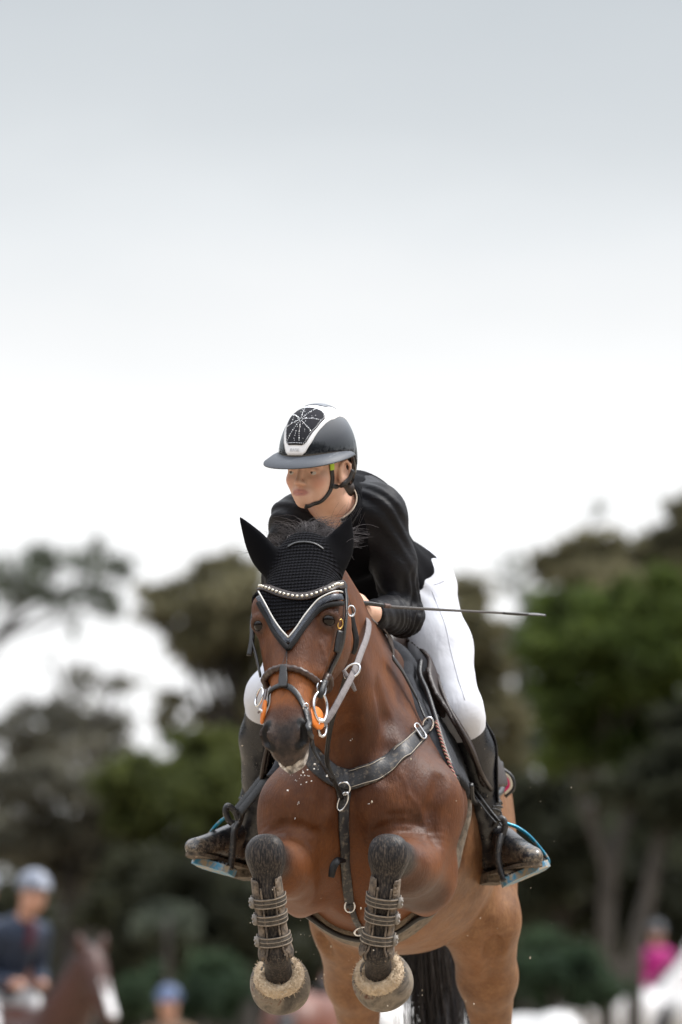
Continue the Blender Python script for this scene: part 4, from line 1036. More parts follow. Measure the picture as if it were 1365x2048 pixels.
BRS = SDF(BR.pr)
seam_m = quick('breech_seam', (.54, .55, .60), .8)
for pts_ in ([(842, 1150), (866, 1185), (884, 1230), (900, 1290), (915, 1350), (930, 1400)], [(835, 1165), (850, 1172), (872, 1168), (890, 1160)]):
    p_, n_ = on(BRS, pts_, 6, .0005, -.1); tube('seam', p_, .0010, seam_m, rider, 5, sp=False)
leather = Mat('black_leather', (.012, .012, .014), .32, spec=.5)
leather.rough(leather.ramp(leather.noise(30, 4), (.3, .20), (.7, .42)))
_d = leather.voro(95); _m = leather.ramp(_d, (.055, 1.0), (.12, 0.0))
_m2 = leather.math('MULTIPLY', _m, leather.ramp(leather.noise(18, 3), (.46, 0.0), (.60, 1.0)))
_low = leather.attr('mud')
_mud = leather.math('MULTIPLY', leather.ramp(leather.noise(75, 5, .75), (.45, 0.0), (.66, .7)), _low)
_spk = leather.math('MULTIPLY', leather.ramp(leather.voro(170), (.10, 1.0), (.20, 0.0)), leather.ramp(_low, (.05, 0.0), (.3, 1.0)))
_cc = leather.mix(_m2, leather.ramp(leather.noise(12, 3), (.3, (.008, .008, .010)), (.7, (.016, .017, .021))), (.42, .36, .29))
_cc = leather.mix(_spk, _cc, (.36, .29, .22)); _cc = leather.mix(_mud, _cc, (.20, .16, .115))
leather.color(_cc); leather.bump(leather.noise(160, 4), .15, .003).bump(leather.noise(20, 3), .2, .01)
def boot(name, k, a, h, t, s, cutk):
    pr = SDF([p for p in shins(.006)[(0 if s > 0 else 3):(3 if s > 0 else 6)]] + feet(.006)[(0 if s > 0 else 3):(3 if s > 0 else 6)])
    fd = nrm(t - h); sole_n = nrm(np.cross(np.cross(fd, arr(0, 0, 1)), fd)) * -1
    sole_n = sole_n if sole_n[2] < 0 else -sole_n
    top = plane(k * (1 - cutk) + a * cutk, nrm((k - a)) + arr(0, .28, 0) * 0)
    topd = lambda q: (q - (k * (1 - cutk) + a * cutk)) @ nrm(k - a) - .35 * ((q - k) @ arr(.85 * s, .35, 0))
    cut = plane(h + sole_n * .022, sole_n)
    mud = lambda V: np.clip(1.0 - ((V - h) @ -sole_n) / .045, 0, 1) * (.25 + .6 * sstep((V - a) @ fd, .08, .15)) + .8 * sstep((V - a) @ fd, .155, .20) * sstep(.040 - (V - h) @ -sole_n, 0, .03) + .16 * sstep(-(V[:, 2] - a[2]), -.12, .05)
    lo = np.minimum.reduce([k, a, h, t]) - .1; hi = np.maximum.reduce([k, a, h, t]) + .1
    b = solid(name, CLIP(pr, topd, cut), lo, hi, .0042, leather.m, rider, 1, dict(mud=mud),
              disp=lambda V: .0028 * np.sin((V - a) @ nrm(k - a) * 105 + 1.5 * np.sin(V @ arr(30, 0, 9))) * (1 - sstep(np.abs((V - a) @ nrm(k - a) - .07), .02, .08)))
    # sole with a heel, straps and laces
    so = MB(); lat = nrm(np.cross(fd, sole_n))
    out = []
    for tt, w in ((-.035, .020), (-.02, .029), (.05, .029), (.12, .029), (.19, .036), (.225, .033), (.25, .023), (.258, .009)):
        out.append((tt, w))
    L = np.linalg.norm(t - h) / .235
    top_ = [h + fd * tt * L + lat * w + sole_n * .020 for tt, w in out] + [h + fd * tt * L - lat * w + sole_n * .020 for tt, w in out[::-1]]
    bot_ = [p + sole_n * .009 for p in top_]; n = len(top_)
    so.add(top_ + bot_, [tuple(range(n)), tuple(range(2 * n - 1, n - 1, -1))] + [(i, n + i, n + (i + 1) % n, (i + 1) % n) for i in range(n)])
    hc = h + fd * .005 + sole_n * .036
    so.box(hc, fd * .034, lat * .031, sole_n * .013)
    so.build('sole', muddy_rubber, b, False)
    lc = MB(); BT = SDF(pr.pr)
    for i in range(4):
        c = a + fd * (.055 + .018 * i) + sole_n * (-.02 + .012 * i)
        p = [BT.snap(c + lat * w - sole_n * .05, .003) for w in (-.028, -.01, .01, .028)]; lc.tube(p, .0028, 5)
    lc.build('laces', lace_cord, b)
    if s > 0:
        p0 = k * (1 - cutk) + a * cutk
        edge = [BT.snap(p0 + arr(.06, .03, .055 - .03 * i) + (a - k) * .07 * i, .002) for i in range(6)]
        V_, F_ = strap_data(spline(edge, 4), np.tile(arr(1, .4, 0), (21, 1)), .014, .004); mesh('zip_guard', V_, F_, leather.m, b)
    return b
muddy_rubber = quick('muddy_rubber', (.085, .064, .045), .9, var=.8, scale=90)
lace_cord = quick('lace_cord', (.02, .02, .022), .5)
boot('boot', knL, anL, heL, toeL, 1, .10)
boot('boot', knR, anR, heR, toeR, -1, .14)
settle(rider, tuple(P(775, 1300, .74)))
# ================================================================== helmet, hair, chin strap (worn by the rider)
gloss = Mat('gloss_black_shell', (.010, .011, .014), .07, spec=.6)
gloss.b.inputs['Coat Weight'].default_value = .6; gloss.b.inputs['Coat Roughness'].default_value = .04
matte_grey = quick('brim_grey', (.055, .062, .075), .55, var=.15, scale=300, bump=.1, bscale=900)
hwhite = quick('helmet_white', (.80, .80, .82), .25, var=.03)
hgrey = quick('helmet_grey_panel', (.12, .13, .15), .4, var=.1)
hvelvet = quick('crystal_fabric', (.008, .008, .013), .9, var=.3, scale=400, bump=.3, bscale=1500)
crystal = Mat('crystal', (.85, .87, .90), .12, metal=.6)
HA, HB, HC = .094, .128, .1385
helmet_c = arr(0, -.012, .035)
helmet = MB()
def shell(t, s_, off=0.0):            # t: front over crown to back, s_: sideways
    return RH(*(helmet_c + arr((HA + off) * math.sin(s_), (HB + off) * math.cos(t) * math.cos(s_), (HC + off) * math.sin(t) * math.cos(s_))))
_he = SDF([EL(RH(*helmet_c), (HA, HB, HC), .0, RM, p=2.05)])
_hi = EL(RH(*helmet_c), (HA - .012, HB - .012, HC - .014), .0, RM)
def rim(q):
    l = rl(q); return (.034 + .016 * (np.clip(np.abs(l[:, 0]) / HA, 0, 1)) ** 2 - .075 * sstep(-l[:, 1], .02, .095)) - l[:, 2]
shell_o = solid('helmet', CLIP(_he, rim, lambda q: -_hi(q), k=.003), RO - .25, RO + .25, .0035, gloss.m, rider, 2)
def patch(name, t0, t1, hs, off, mat, n=26, m=10, thick=.0016):
    V, F = [], []
    for lay in (off, off - thick - .003):
        for i in range(n):
            t = t0 + (t1 - t0) * i / (n - 1)
            for j in range(m): V.append(shell(t, hs(t) * (2 * j / (m - 1) - 1), lay))
    N = n * m
    for i in range(n - 1):
        for j in range(m - 1):
            a = i * m + j; F.append((a, a + 1, a + m + 1, a + m)); F.append((N + a, N + a + m, N + a + m + 1, N + a + 1))
    bd = [j for j in range(m)] + [i * m + m - 1 for i in range(1, n)] + [(n - 1) * m + j for j in range(m - 2, -1, -1)] + [i * m for i in range(n - 2, 0, -1)]
    for a, b in zip(bd, bd[1:] + bd[:1]): F.append((b, a, N + a, N + b))
    return mesh(name, V, F, mat, shell_o)
tI = lambda *kv: (lambda t: float(np.interp(t, [R(k) for k, _ in kv], [v for _, v in kv])))
patch('frame_trim', R(3), R(150), tI((3, .22), (6, .30), (20, .45), (45, .60), (66, .68), (74, .72), (110, .66), (150, .52)), .0022, hwhite, 40, 14)
fp = tI((14, .20), (17, .30), (40, .49), (58, .56), (64, .50), (67, .38))
patch('crystal_panel', R(14), R(67), fp, .0042, hvelvet, 26, 12)
patch('top_panel', R(78), R(140), tI((78, .22), (82, .33), (130, .28), (140, .18)), .0040, hgrey, 26, 10)
cm = MB(); tc, scx = R(44), 0.0
for k in range(8):
    a = k * math.pi / 4 + .25
    for i in range(1, 12):
        t, s_ = tc + .050 * i * math.sin(a) * .9, .045 * i * math.cos(a)
        if R(17) < t < R(64) and abs(s_) < fp(t) - .04: cm.ball(shell(t, s_, .0046), .0013 if i % 3 else .0019, 5, 4)
for t in np.linspace(R(16), R(65), 26):
    for sg in (1, -1): cm.ball(shell(t, sg * (fp(t) - .03), .0046), .0013, 5, 4)
for sc_ in np.linspace(-.18, .18, 9): cm.ball(shell(R(16), sc_, .0046), .0013, 5, 4)
for _ in range(45):
    t = rng.uniform(R(18), R(62)); s_ = rng.uniform(-1, 1) * (fp(t) - .05); cm.ball(shell(t, s_, .0046), rng.uniform(.0008, .0014), 5, 4)
tag(cm.build('crystals', crystal.m, shell_o), kind='stuff')
# brim wrapping from ear to ear
V_, F_ = [], []; nb_ = 48
for i, th in enumerate(np.linspace(-R(112), R(112), nb_)):
    c = max(0.0, math.cos(th * .80)); ext = .050 * c ** 1.3 + .004; dr = .026 * c ** 1.2 + .003
    p0 = helmet_c + arr((HA - .002) * math.sin(th), (HB - .002) * math.cos(th), 0); o2 = nrm(arr(math.sin(th) * HB, math.cos(th) * HA, 0))
    u0 = .038 + .016 * math.sin(th) ** 2 - .050 * float(sstep(np.array([-p0[1]]), .02, .095)[0])
    for e, dz_ in ((-.006, .004), (ext * .5, -.35 * dr), (ext, -dr), (ext, -dr - .003), (ext * .5, -.35 * dr - .005), (-.006, -.006)):
        q = p0 + o2 * e; V_.append(RH(q[0], q[1], u0 + dz_))
for i in range(nb_ - 1):
    for k in range(6): F_.append((i * 6 + k, (i + 1) * 6 + k, (i + 1) * 6 + (k + 1) % 6, i * 6 + (k + 1) % 6))
F_ += [tuple(range(6)), tuple((nb_ - 1) * 6 + k for k in range(5, -1, -1))]
mesh('brim', V_, F_, matte_grey, shell_o)
def lettering(text, size, origin, xdir, ydir, mat, parent, depth=.0006, name='lettering'):
    cu = bpy.data.curves.new('lettering', 'FONT'); cu.body = text; cu.size = size; cu.extrude = depth; cu.align_x = 'CENTER'; cu.align_y = 'CENTER'
    ob = bpy.data.objects.new('lettering', cu); C.objects.link(ob)
    me = bpy.data.meshes.new_from_object(ob.evaluated_get(bpy.context.evaluated_depsgraph_get()))
    C.objects.unlink(ob); bpy.data.objects.remove(ob)
    x, y = nrm(xdir), nrm(ydir); z = np.cross(x, y); me.transform(Matrix([[x[i], y[i], z[i], origin[i]] for i in range(3)] + [[0, 0, 0, 1]]))
    me.materials.clear(); return link(name, me, mat, parent, False)
lettering('KASK', .0115, shell(R(8.5), 0, .0025), shell(R(8.5), .1) - shell(R(8.5), -.1), shell(R(11), 0) - shell(R(6), 0), quick('silver_letter', (.55, .56, .58), .3), shell_o)
# hair under the helmet and a low knot at the nape
hair_m = Mat('dark_brown_hair', (.020, .012, .008), .45); hair_m.color(hair_m.ramp(hair_m.noise(220, 3, .6, hair_m.vec(scale=(1, 1, .2))), (.3, (.008, .005, .004)), (.7, (.035, .020, .012))))
hair_m.bump(hair_m.noise(260, 3, .6, hair_m.vec(scale=(1, 1, .2))), .5, .004)
HS = SDF([EL(RH(0, -.030, .03), (.0755, .086, .075), .02, RM), EL(RH(0, -.070, -.020), (.050, .045, .045), .02, RM), EL(RH(.02, -.105, -.045), (.036, .030, .032), .015, RM)])
solid('hair', CLIP(HS, lambda q: rl(q)[:, 1] - .022 + .8 * np.clip(-rl(q)[:, 2] + .02, 0, 1), lambda q: .047 - np.linalg.norm((rl(np.asarray(q)) * arr(1, 1, .75) - arr(.075, -.014, -.004)), axis=1), lambda q: .047 - np.linalg.norm((rl(np.asarray(q)) * arr(1, 1, .75) - arr(-.075, -.014, -.004)), axis=1)), RO - .2, RO + .2, .004, hair_m.m, rider, 1)
strap_black = quick('black_webbing', (.010, .010, .012), .45, var=.3, scale=80, bump=.2, bscale=600)
HEADS = SDF(head_prims())
strap('chin_strap', HEADS, [(663, 918), (664, 940), (665, 962), (661, 980), (651, 995), (638, 1005), (624, 1010), (610, 1012)], [.013, .013, .016, .015, .014, .014, .013, .012], strap_black, shell_o, .003, 5, .0012, y0=-.4)
strap('chin_strap', HEADS, [(706, 940), (700, 956), (688, 968), (675, 973), (664, 972)], [.014, .013, .012, .012], strap_black, shell_o, .003, 5, .0035, y0=-.4)
strap('strap_tag', HEADS, [(664, 926), (664.5, 933), (665, 940)], .0145, quick('lime_tag', (.42, .62, .03), .5), shell_o, .0025, 4, .003, y0=-.4)
# ================================================================== tack
brown_leather = quick('dark_brown_leather', (.018, .009, .006), .45, var=.35, scale=40, bump=.25, bscale=260)
black_leather = quick('black_strap_leather', (.008, .0075, .008), .38, var=.4, scale=60, bump=.25, bscale=300)
dusty_leather = Mat('dusty_leather', (.02, .02, .022), .5)
_n = dusty_leather.noise(70, 5, .7)
dusty_leather.color(dusty_leather.mix(dusty_leather.ramp(_n, (.52, 0.0), (.68, .8)), dusty_leather.ramp(dusty_leather.noise(20), (.3, (.012, .012, .014)), (.7, (.028, .028, .032))), (.20, .165, .125)))
dusty_leather.bump(dusty_leather.noise(200, 4), .25, .003)
rubber_grey = quick('grey_rein_rubber', (.155, .135, .135), .6, var=.2, scale=60, bump=.4, bscale=500)
steel = Mat('steel', (.72, .72, .74), .22, metal=1.0)
stitch = quick('cream_stitching', (.45, .40, .33), .8)
orange = quick('orange_rubber', (.62, .16, .012), .6, var=.15, scale=60)
felt = quick('charcoal_pad_cloth', (.020, .022, .028), .9, var=.3, scale=90, bump=.35, bscale=500)
suede = quick('brown_suede', (.045, .033, .03), .95, var=.3, scale=120)
gold_rope = Mat('twisted_rope_trim', rough=.7)
_wv = gold_rope.n('ShaderNodeTexWave', wave_type='BANDS', bands_direction='DIAGONAL'); _wv.inputs['Scale'].default_value = 45; gold_rope.l(gold_rope.tc.outputs['Object'], _wv.inputs[0])
gold_rope.color(gold_rope.ramp(_wv.outputs[1], (.30, (.012, .010, .014)), (.42, (.46, .33, .15)), (.70, (.46, .33, .15)), (.80, (.25, .03, .07)))); gold_rope.bump(_wv.outputs[1], .8, .003)
def xc(y): return .042 + .123 * (y - SUBJ)              # the horse's middle plane
def zat(py, d): return P(700, py, d)[2]
HT = SDF([p for p in HORSE.pr if p.c[1] > SUBJ - .12])  # the horse without its head
def px_curve(pts, off):                                  # z -> y of an edge seen in the photo
    a = np.array([HT.hit(x, y, -.2, off=off) for x, y in pts]); a = a[np.argsort(a[:, 2])]; return a

# ---- saddle pad: follows the back, its front edge as in the photo
pad = thing('saddle_pad', 'charcoal quilted saddle pad with gold and pink rope edging under the saddle', 'saddle pad')
PE = px_curve([(757, 1300), (775, 1335), (802, 1378), (840, 1440), (880, 1500), (915, 1560)], .012)
PE[:, 1] = np.maximum(PE[:, 1], SUBJ + np.interp(PE[:, 2], [2.08, 2.17, 2.25, 2.33, 2.38, 2.43], [.13, .19, .24, .31, .37, .43]))
PE = np.vstack([PE, [[.095, SUBJ + .46, 2.48]]])
def pad_front(q): return np.interp(q[:, 2], PE[:, 2], PE[:, 1])
def pad_cut(q):
    z = q[:, 2]
    zb = np.interp(q[:, 1], [SUBJ + .3, SUBJ + .42, SUBJ + .6, SUBJ + 1.0, SUBJ + 1.12], [zat(1575, .36) + .02, zat(1600, .42) - .01, zat(1600, .6), zat(1575, 1.0), zat(1540, 1.1)])
    return np.maximum.reduce([pad_front(q) - q[:, 1], q[:, 1] - (SUBJ + 1.0), zb - z])
quilt = lambda V: .0028 * np.maximum(np.abs(np.sin((V[:, 1] + V[:, 2]) * 42)) ** .5 + np.abs(np.sin((V[:, 1] - V[:, 2]) * 42)) ** .5 - 1.2, 0)
solid('cloth', CLIP(HT, pad_cut, k=.008, off=.014), arr(-.4, SUBJ - .05, 1.85), arr(.7, SUBJ + 1.1, 2.7), .008, felt, pad, 1, disp=quilt)
edge = [HT.snap(arr(xc(p[1]) + .20, p[1], p[2]), .014) for p in PE[-2::-1]]; edge = [arr(q[0], p[1] - .004, p[2]) for q, p in zip(edge, PE[-2::-1])]
tube('rope_trim', edge[3:], .0048, gold_rope.m, pad, 8, n=8)
tube('edge_binding', [p + arr(.004, .012, 0) - nrm(arr(.5, -1, 0)) * .004 for p in edge], .0075, black_leather, pad, 8, n=8)
be = [HT.snap(P(x, y, d), .018) for x, y, d in ((918, 1578, .36), (935, 1600, .42), (955, 1604, .55), (985, 1590, .8), (1000, 1560, 1.0), (1004, 1525, 1.08))]
tube('bottom_binding', be, .008, black_leather, pad, 8, n=8)
pk = quick('pink_trim', (.55, .02, .11), .7); ck = quick('cream_trim', (.62, .55, .42), .7)
c_ = P(1003, 1568, 1.02); 
for r_, m_, nm in ((.020, pk, 'pink_trim'), (.028, ck, 'cream_trim'), (.035, black_leather, 'corner_binding')):
    tube(nm, [c_ + arr(.0, 0, r_ * 1.25), c_ + arr(r_ * .8, 0, r_ * .6), c_ + arr(r_ * .95, 0, -r_ * .3), c_ + arr(r_ * .3, .0, -r_)], .0052, m_, pad, 8)
solid('corner', SDF([EL(c_ + arr(-.01, .01, 0), (.024, .012, .036), 0)]), c_ - .06, c_ + .06, .004, felt, pad)
settle(pad, tuple(P(775, 1400, .7)))

# ---- saddle
saddle = thing('saddle', 'dark brown leather jumping saddle with forward flaps under the rider', 'saddle')
FE = np.array([(SUBJ + .60, 2.52), (SUBJ + .50, 2.45), (SUBJ + .40, 2.40), (SUBJ + .345, 2.33), (SUBJ + .33, 2.25), (SUBJ + .35, 2.18), (SUBJ + .42, 2.11), (SUBJ + .55, 2.075)])[::-1]
def flap_cut(q):
    fr = np.interp(q[:, 2], FE[:, 1], FE[:, 0])
    zb = np.interp(q[:, 1], [SUBJ + .38, SUBJ + .5, SUBJ + .75, SUBJ + .9], [2.10, 2.085, 2.10, 2.25])
    return np.maximum.reduce([fr - q[:, 1], q[:, 1] - (SUBJ + .92), zb - q[:, 2]])
FOFF = .052
solid('flap', CLIP(HT, flap_cut, lambda q: -(HT(q) - FOFF + .012), k=.004, off=FOFF), arr(-.4, SUBJ + .2, 1.95), arr(.7, SUBJ + 1.05, 2.6), .007, brown_leather, saddle, 1)
fe = [HT.snap(arr(xc(y) + s * .25, y, z), FOFF) for s in (1,) for y, z in FE if z < 2.46]
fe = [p for p in fe]
tube('flap_edge', fe, .006, brown_leather, saddle, 8)
fe2 = [HT.snap(arr(xc(y) - .28, y, z), FOFF) for y, z in FE if z < 2.46]; tube('flap_edge', fe2, .006, brown_leather, saddle, 8)
solid('knee_block', SDF([RC(HT.snap(P(872, 1350, .42), .03), HT.snap(P(888, 1432, .42), .03), .022, .018, .01)]), P(880, 1390, .42) - .15, P(880, 1390, .42) + .15, .005, suede, saddle)
SEAT = SDF([RC(P(768, 1290, .52), P(772, 1298, .62), .040, .055, .04), RC(P(772, 1300, .62), P(786, 1320, .85), .075, .11, .06), RC(P(786, 1318, .85), P(793, 1285, 1.05), .12, .10, .06), EL(P(794, 1262, 1.08), (.14, .05, .05), .05)])
solid('seat', SEAT, arr(-.2, SUBJ + .35, 2.2), arr(.5, SUBJ + 1.3, 2.75), .007, brown_leather, saddle)
tube('panel_edge', [P(764, 1277, .46), P(785, 1300, .44), P(812, 1345, .42), P(842, 1400, .40), P(866, 1440, .39)], .009, black_leather, saddle, 8)
settle(saddle, tuple(P(775, 1330, .7)))

# ---- girth
dusty_girth = Mat('dust_caked_girth', rough=.9)
dusty_girth.color(dusty_girth.ramp(dusty_girth.noise(45, 6, .75), (.35, (.05, .042, .034)), (.55, (.17, .135, .10)), (.75, (.27, .215, .155)))); dusty_girth.bump(dusty_girth.noise(120, 4), .4, .004)
girth = thing('girth', 'dusty leather girth passing under the jumping horse behind its elbows', 'girth')
def girth_c(z): return SUBJ + np.interp(z, [1.6, 1.85, 2.05, 2.2], [.40, .40, .43, .46])
def girth_w(z): return np.interp(z, [1.6, 1.78, 1.92, 2.2], [.085, .075, .036, .030])
solid('band', CLIP(HT, lambda q: np.abs(q[:, 1] - girth_c(q[:, 2])) - girth_w(q[:, 2]), lambda q: q[:, 2] - 2.14, k=.008, off=.014), arr(-.35, SUBJ + .2, 1.5), arr(.6, SUBJ + .65, 2.25), .0065, dusty_girth.m, girth, 1)
gp = []
for a in np.linspace(-1, 1, 15):
    th = a * R(75); gp.append(HT.snap(arr(xc(SUBJ + .33) + .25 * math.sin(th), SUBJ + .325, 1.92 - .25 * math.cos(th)), .016))
tube('edge_roll', gp, .008, black_leather, girth, 8, n=4)
settle(girth, tuple(P(720, 1870, .4)))

# ---- breastplate with running martingale
bp = thing('breastplate', 'black stitched leather breastplate across the chest of the jumping horse', 'breastplate')
strap('shoulder_strap', HT, [(684, 1558), (715, 1556), (750, 1543), (785, 1520), (820, 1490), (845, 1466)], [.058, .060, .052, .046, .040, .038], dusty_leather.m, bp, .006, 6, .001, y0=-.25)
strap('shoulder_strap', HT, [(692, 1558), (665, 1550), (640, 1530), (610, 1500), (580, 1465), (560, 1440)], [.058, .058, .052, .046, .040], dusty_leather.m, bp, .006, 6, .001, y0=-.25)
strap('buckle_strap', HT, [(836, 1472), (852, 1460), (868, 1448), (882, 1438)], .022, black_leather, bp, .006, 5, .006, y0=-.2)
strap('upper_strap', HT, [(853, 1440), (838, 1405), (822, 1375), (803, 1340), (785, 1315)], .016, black_leather, bp, .004, 5, .016, y0=-.2)
for (x, y), sc2 in (((841, 1462), .020), ((881, 1438), .016)):
    c = HT.hit(x, y, -.2, off=.012); n_ = HT.grad(c); t_ = nrm(HT.hit(x + 12, y - 9, -.2, off=.012) - c); b_ = np.cross(n_, t_)
    tube('buckle', [c + t_ * sc2 * a + b_ * sc2 * b for a, b in ((-.7, -1), (.7, -1), (.85, 0), (.7, 1), (-.7, 1), (-.85, 0))], .0028, steel.m, bp, 6, True, 4)
c = HT.hit(856, 1449, -.2, off=.016); tube('ring', ring_pts(c, arr(.014, 0, .004), arr(.0, -.004, .018)), .003, steel.m, bp, 6, True, 2)
for w_ in (-.40, .40):
    p_, n_ = on(HT, [(700, 1558), (750, 1543), (785, 1520), (820, 1490), (840, 1470)], 6, .0075, -.25); t_ = frames(p_); s_ = np.cross(t_, n_)
    wd = np.interp(np.linspace(0, 1, len(p_)), [0, .4, 1], [.058, .05, .038])[:, None]
    tube('stitching', p_ + s_ * wd * w_, .0009, stitch, bp, 4, sp=False)
strap('centre_strap', HT, [(688, 1568), (688, 1610), (688, 1660), (690, 1720), (696, 1780), (701, 1815)], [.045, .030, .027, .026, .026, .024], dusty_leather.m, bp, .005, 6, .003, y0=-.25)
strap('girth_strap', HT, [(700, 1808), (708, 1830), (718, 1852), (724, 1868)], .016, dusty_leather.m, bp, .004, 6, .006, y0=-.25)
hang('loose_end', [HT.hit(690, 1722, -.25, off=.012), P(676, 1722, .015), P(667, 1735, .01), P(663, 1755, .01)], (0, -1, .2), [.010, .02, .021, .016], black_leather, bp, .004)
c = HT.hit(688, 1577, -.25, off=.012); tube('ring', ring_pts(c, arr(.016, 0, 0), arr(0, -.004, .016)), .0028, steel.m, bp, 6, True, 2)
c = HT.hit(686, 1603, -.25, off=.014); tube('clip', ring_pts(c, arr(.006, 0, -.012), arr(.014, -.004, .022) * .9), .0024, steel.m, bp, 6, True, 2)
c = HT.hit(700, 1812, -.25, off=.012); tube('buckle', ring_pts(c, arr(.013, 0, 0), arr(0, -.003, .016), 8), .0026, steel.m, bp, 6, True, 2)
c = HT.hit(722, 1862, -.25, off=.016); tube('clip', ring_pts(c, arr(.016, 0, .004), arr(0, -.004, .010)), .0030, steel.m, bp, 6, True, 2)
settle(bp, tuple(P(690, 1600, -.05)))

# ---- bridle
bridle = thing('bridle', 'black leather bridle with crystal browband and crossed noseband on the jumping horse', 'bridle')
strap('browband', BOS, [(515, 1170), (530, 1175), (560, 1186), (590, 1193), (615, 1192), (645, 1182), (668, 1172), (688, 1168)], .022, brown_leather, bridle, .004, 6, BOFF + .001)
p_, n_ = on(BOS, [(515, 1169), (530, 1174), (560, 1185), (590, 1192), (615, 1191), (645, 1181), (668, 1171), (686, 1167)], 24, BOFF + .006)
seg_ = np.concatenate([[0], np.cumsum(np.linalg.norm(np.diff(p_, axis=0), axis=1))]); nj = 29
jewel = Mat('browband_jewel', (.62, .58, .50), .15, metal=.7)
for i in range(nj):
    t = seg_[-1] * (i + .5) / nj; q = arr(*[np.interp(t, seg_, p_[:, k]) for k in range(3)])
    if i == 0: jo = MB().ball(arr(0, 0, 0), .0042, 8, 6).build('jewel', jewel.m, bridle); jo.location = q
    else: j2 = jo.copy(); C.objects.link(j2); j2.location = q
HBD = SDF(HORSE.pr)
strap('headpiece', BOS, [(648, 1099), (634, 1089), (613, 1084), (592, 1086), (576, 1094)], .006, black_leather, bridle, .002, 6, BOFF + .001)
strap('cheekpiece', HBD, [(690, 1168), (692, 1205), (690, 1245), (684, 1285), (672, 1318), (657, 1352), (645, 1386)], [.018, .016, .015, .017, .016, .016, .014], black_leather, bridle, .005, 6, .005)
hang('cheekpiece', [H(-.108, -.008, .10), H(-.120, -.008, .17), H(-.118, -.004, .24), H(-.098, .0, .31), H(-.082, .0, .37)], -hu + hv * .3, .015, black_leather, bridle, .005)
hang('throat_lash', [P(692, 1195, -.20), P(704, 1232, -.17), P(706, 1262, -.16), P(697, 1300, -.16), P(688, 1330, -.17)], (.5, -1, 0), .013, black_leather, bridle, .004)
hang('strap_end', [P(702, 1228, -.215), P(712, 1275, -.21), P(710, 1298, -.21), P(706, 1308, -.21)], (.4, -1, 0), [.013, .015, .014, .010], black_leather, bridle, .004)
hang('strap_end', [P(507, 1250, -.33), P(504, 1285, -.35), P(499, 1312, -.36)], (-.3, -1, 0), .013, black_leather, bridle, .005)
hang('strap_end', [P(680, 1262, -.395), P(676, 1285, -.40), P(672, 1305, -.405)], (.6, -1, 0), [.016, .018, .014], black_leather, bridle, .005)
c = P(681, 1248, -.40); tube('brass_buckle', ring_pts(c, arr(.006, .006, 0), arr(.002, 0, .012), 8), .0018, quick('brass', (.70, .46, .14), .3, metal=1.0), bridle, 5, True, 2)
c = HBD.hit(703, 1222, -.5, off=.02); tube('buckle', ring_pts(c, arr(.009, .002, .004), arr(-.003, 0, .013), 8), .0020, steel.m, bridle, 5, True, 2)
# noseband: padded and twisted, then the crossing strap
p_, n_ = on(HBD, [(528, 1378), (530, 1355), (545, 1341), (567, 1335), (595, 1339), (622, 1353), (645, 1375), H(.066, -.06, .345), H(.045, -.14, .33), H(0, -.165, .33), H(-.045, -.14, .33), H(-.066, -.06, .345)], 10, .006)
tw = Mat('twisted_leather', (.035, .018, .012), .4)
V_, F_ = tube_data(p_, .0088, 10)
ll = np.repeat(np.concatenate([[0], np.cumsum(np.linalg.norm(np.diff(p_, axis=0), axis=1))]), 10) * 380 + np.tile(np.arange(10), len(p_)) * 2 * math.pi / 10
V_ = V_ + (V_ - np.repeat(p_, 10, 0)) * (.11 * np.sin(ll))[:, None]
tw.color(tw.ramp(tw.noise(120), (.3, (.022, .011, .008)), (.7, (.06, .03, .02)))); mesh('noseband', V_, F_, tw.m, bridle)
strap('nose_loop', HBD, [(568, 1330), (567.5, 1345), (567, 1360), (566, 1375)], [.018, .020, .024, .021], black_leather, bridle, .005, 5, .010)
strap('flash_strap', HBD, [(534, 1412), (538, 1392), (550, 1376), (566, 1371), (583, 1377), (598, 1394), (609, 1415), (616, 1440), (619, 1465), (622, 1490)], [.010, .012, .013, .016, .015, .014, .014, .013, .012], black_leather, bridle, .004, 6, .003)
hang('strap_end', [P(618, 1440, -.49), P(622, 1470, -.49), P(628, 1500, -.485), P(641, 1525, -.48)], (.5, -1, 0), [.012, .011, .008], black_leather, bridle, .003)
c = HBD.hit(612, 1414, -.9, off=.008); tube('buckle', ring_pts(c, arr(.006, .003, 0), arr(.001, 0, .009), 8), .0018, steel.m, bridle, 5, True, 2)
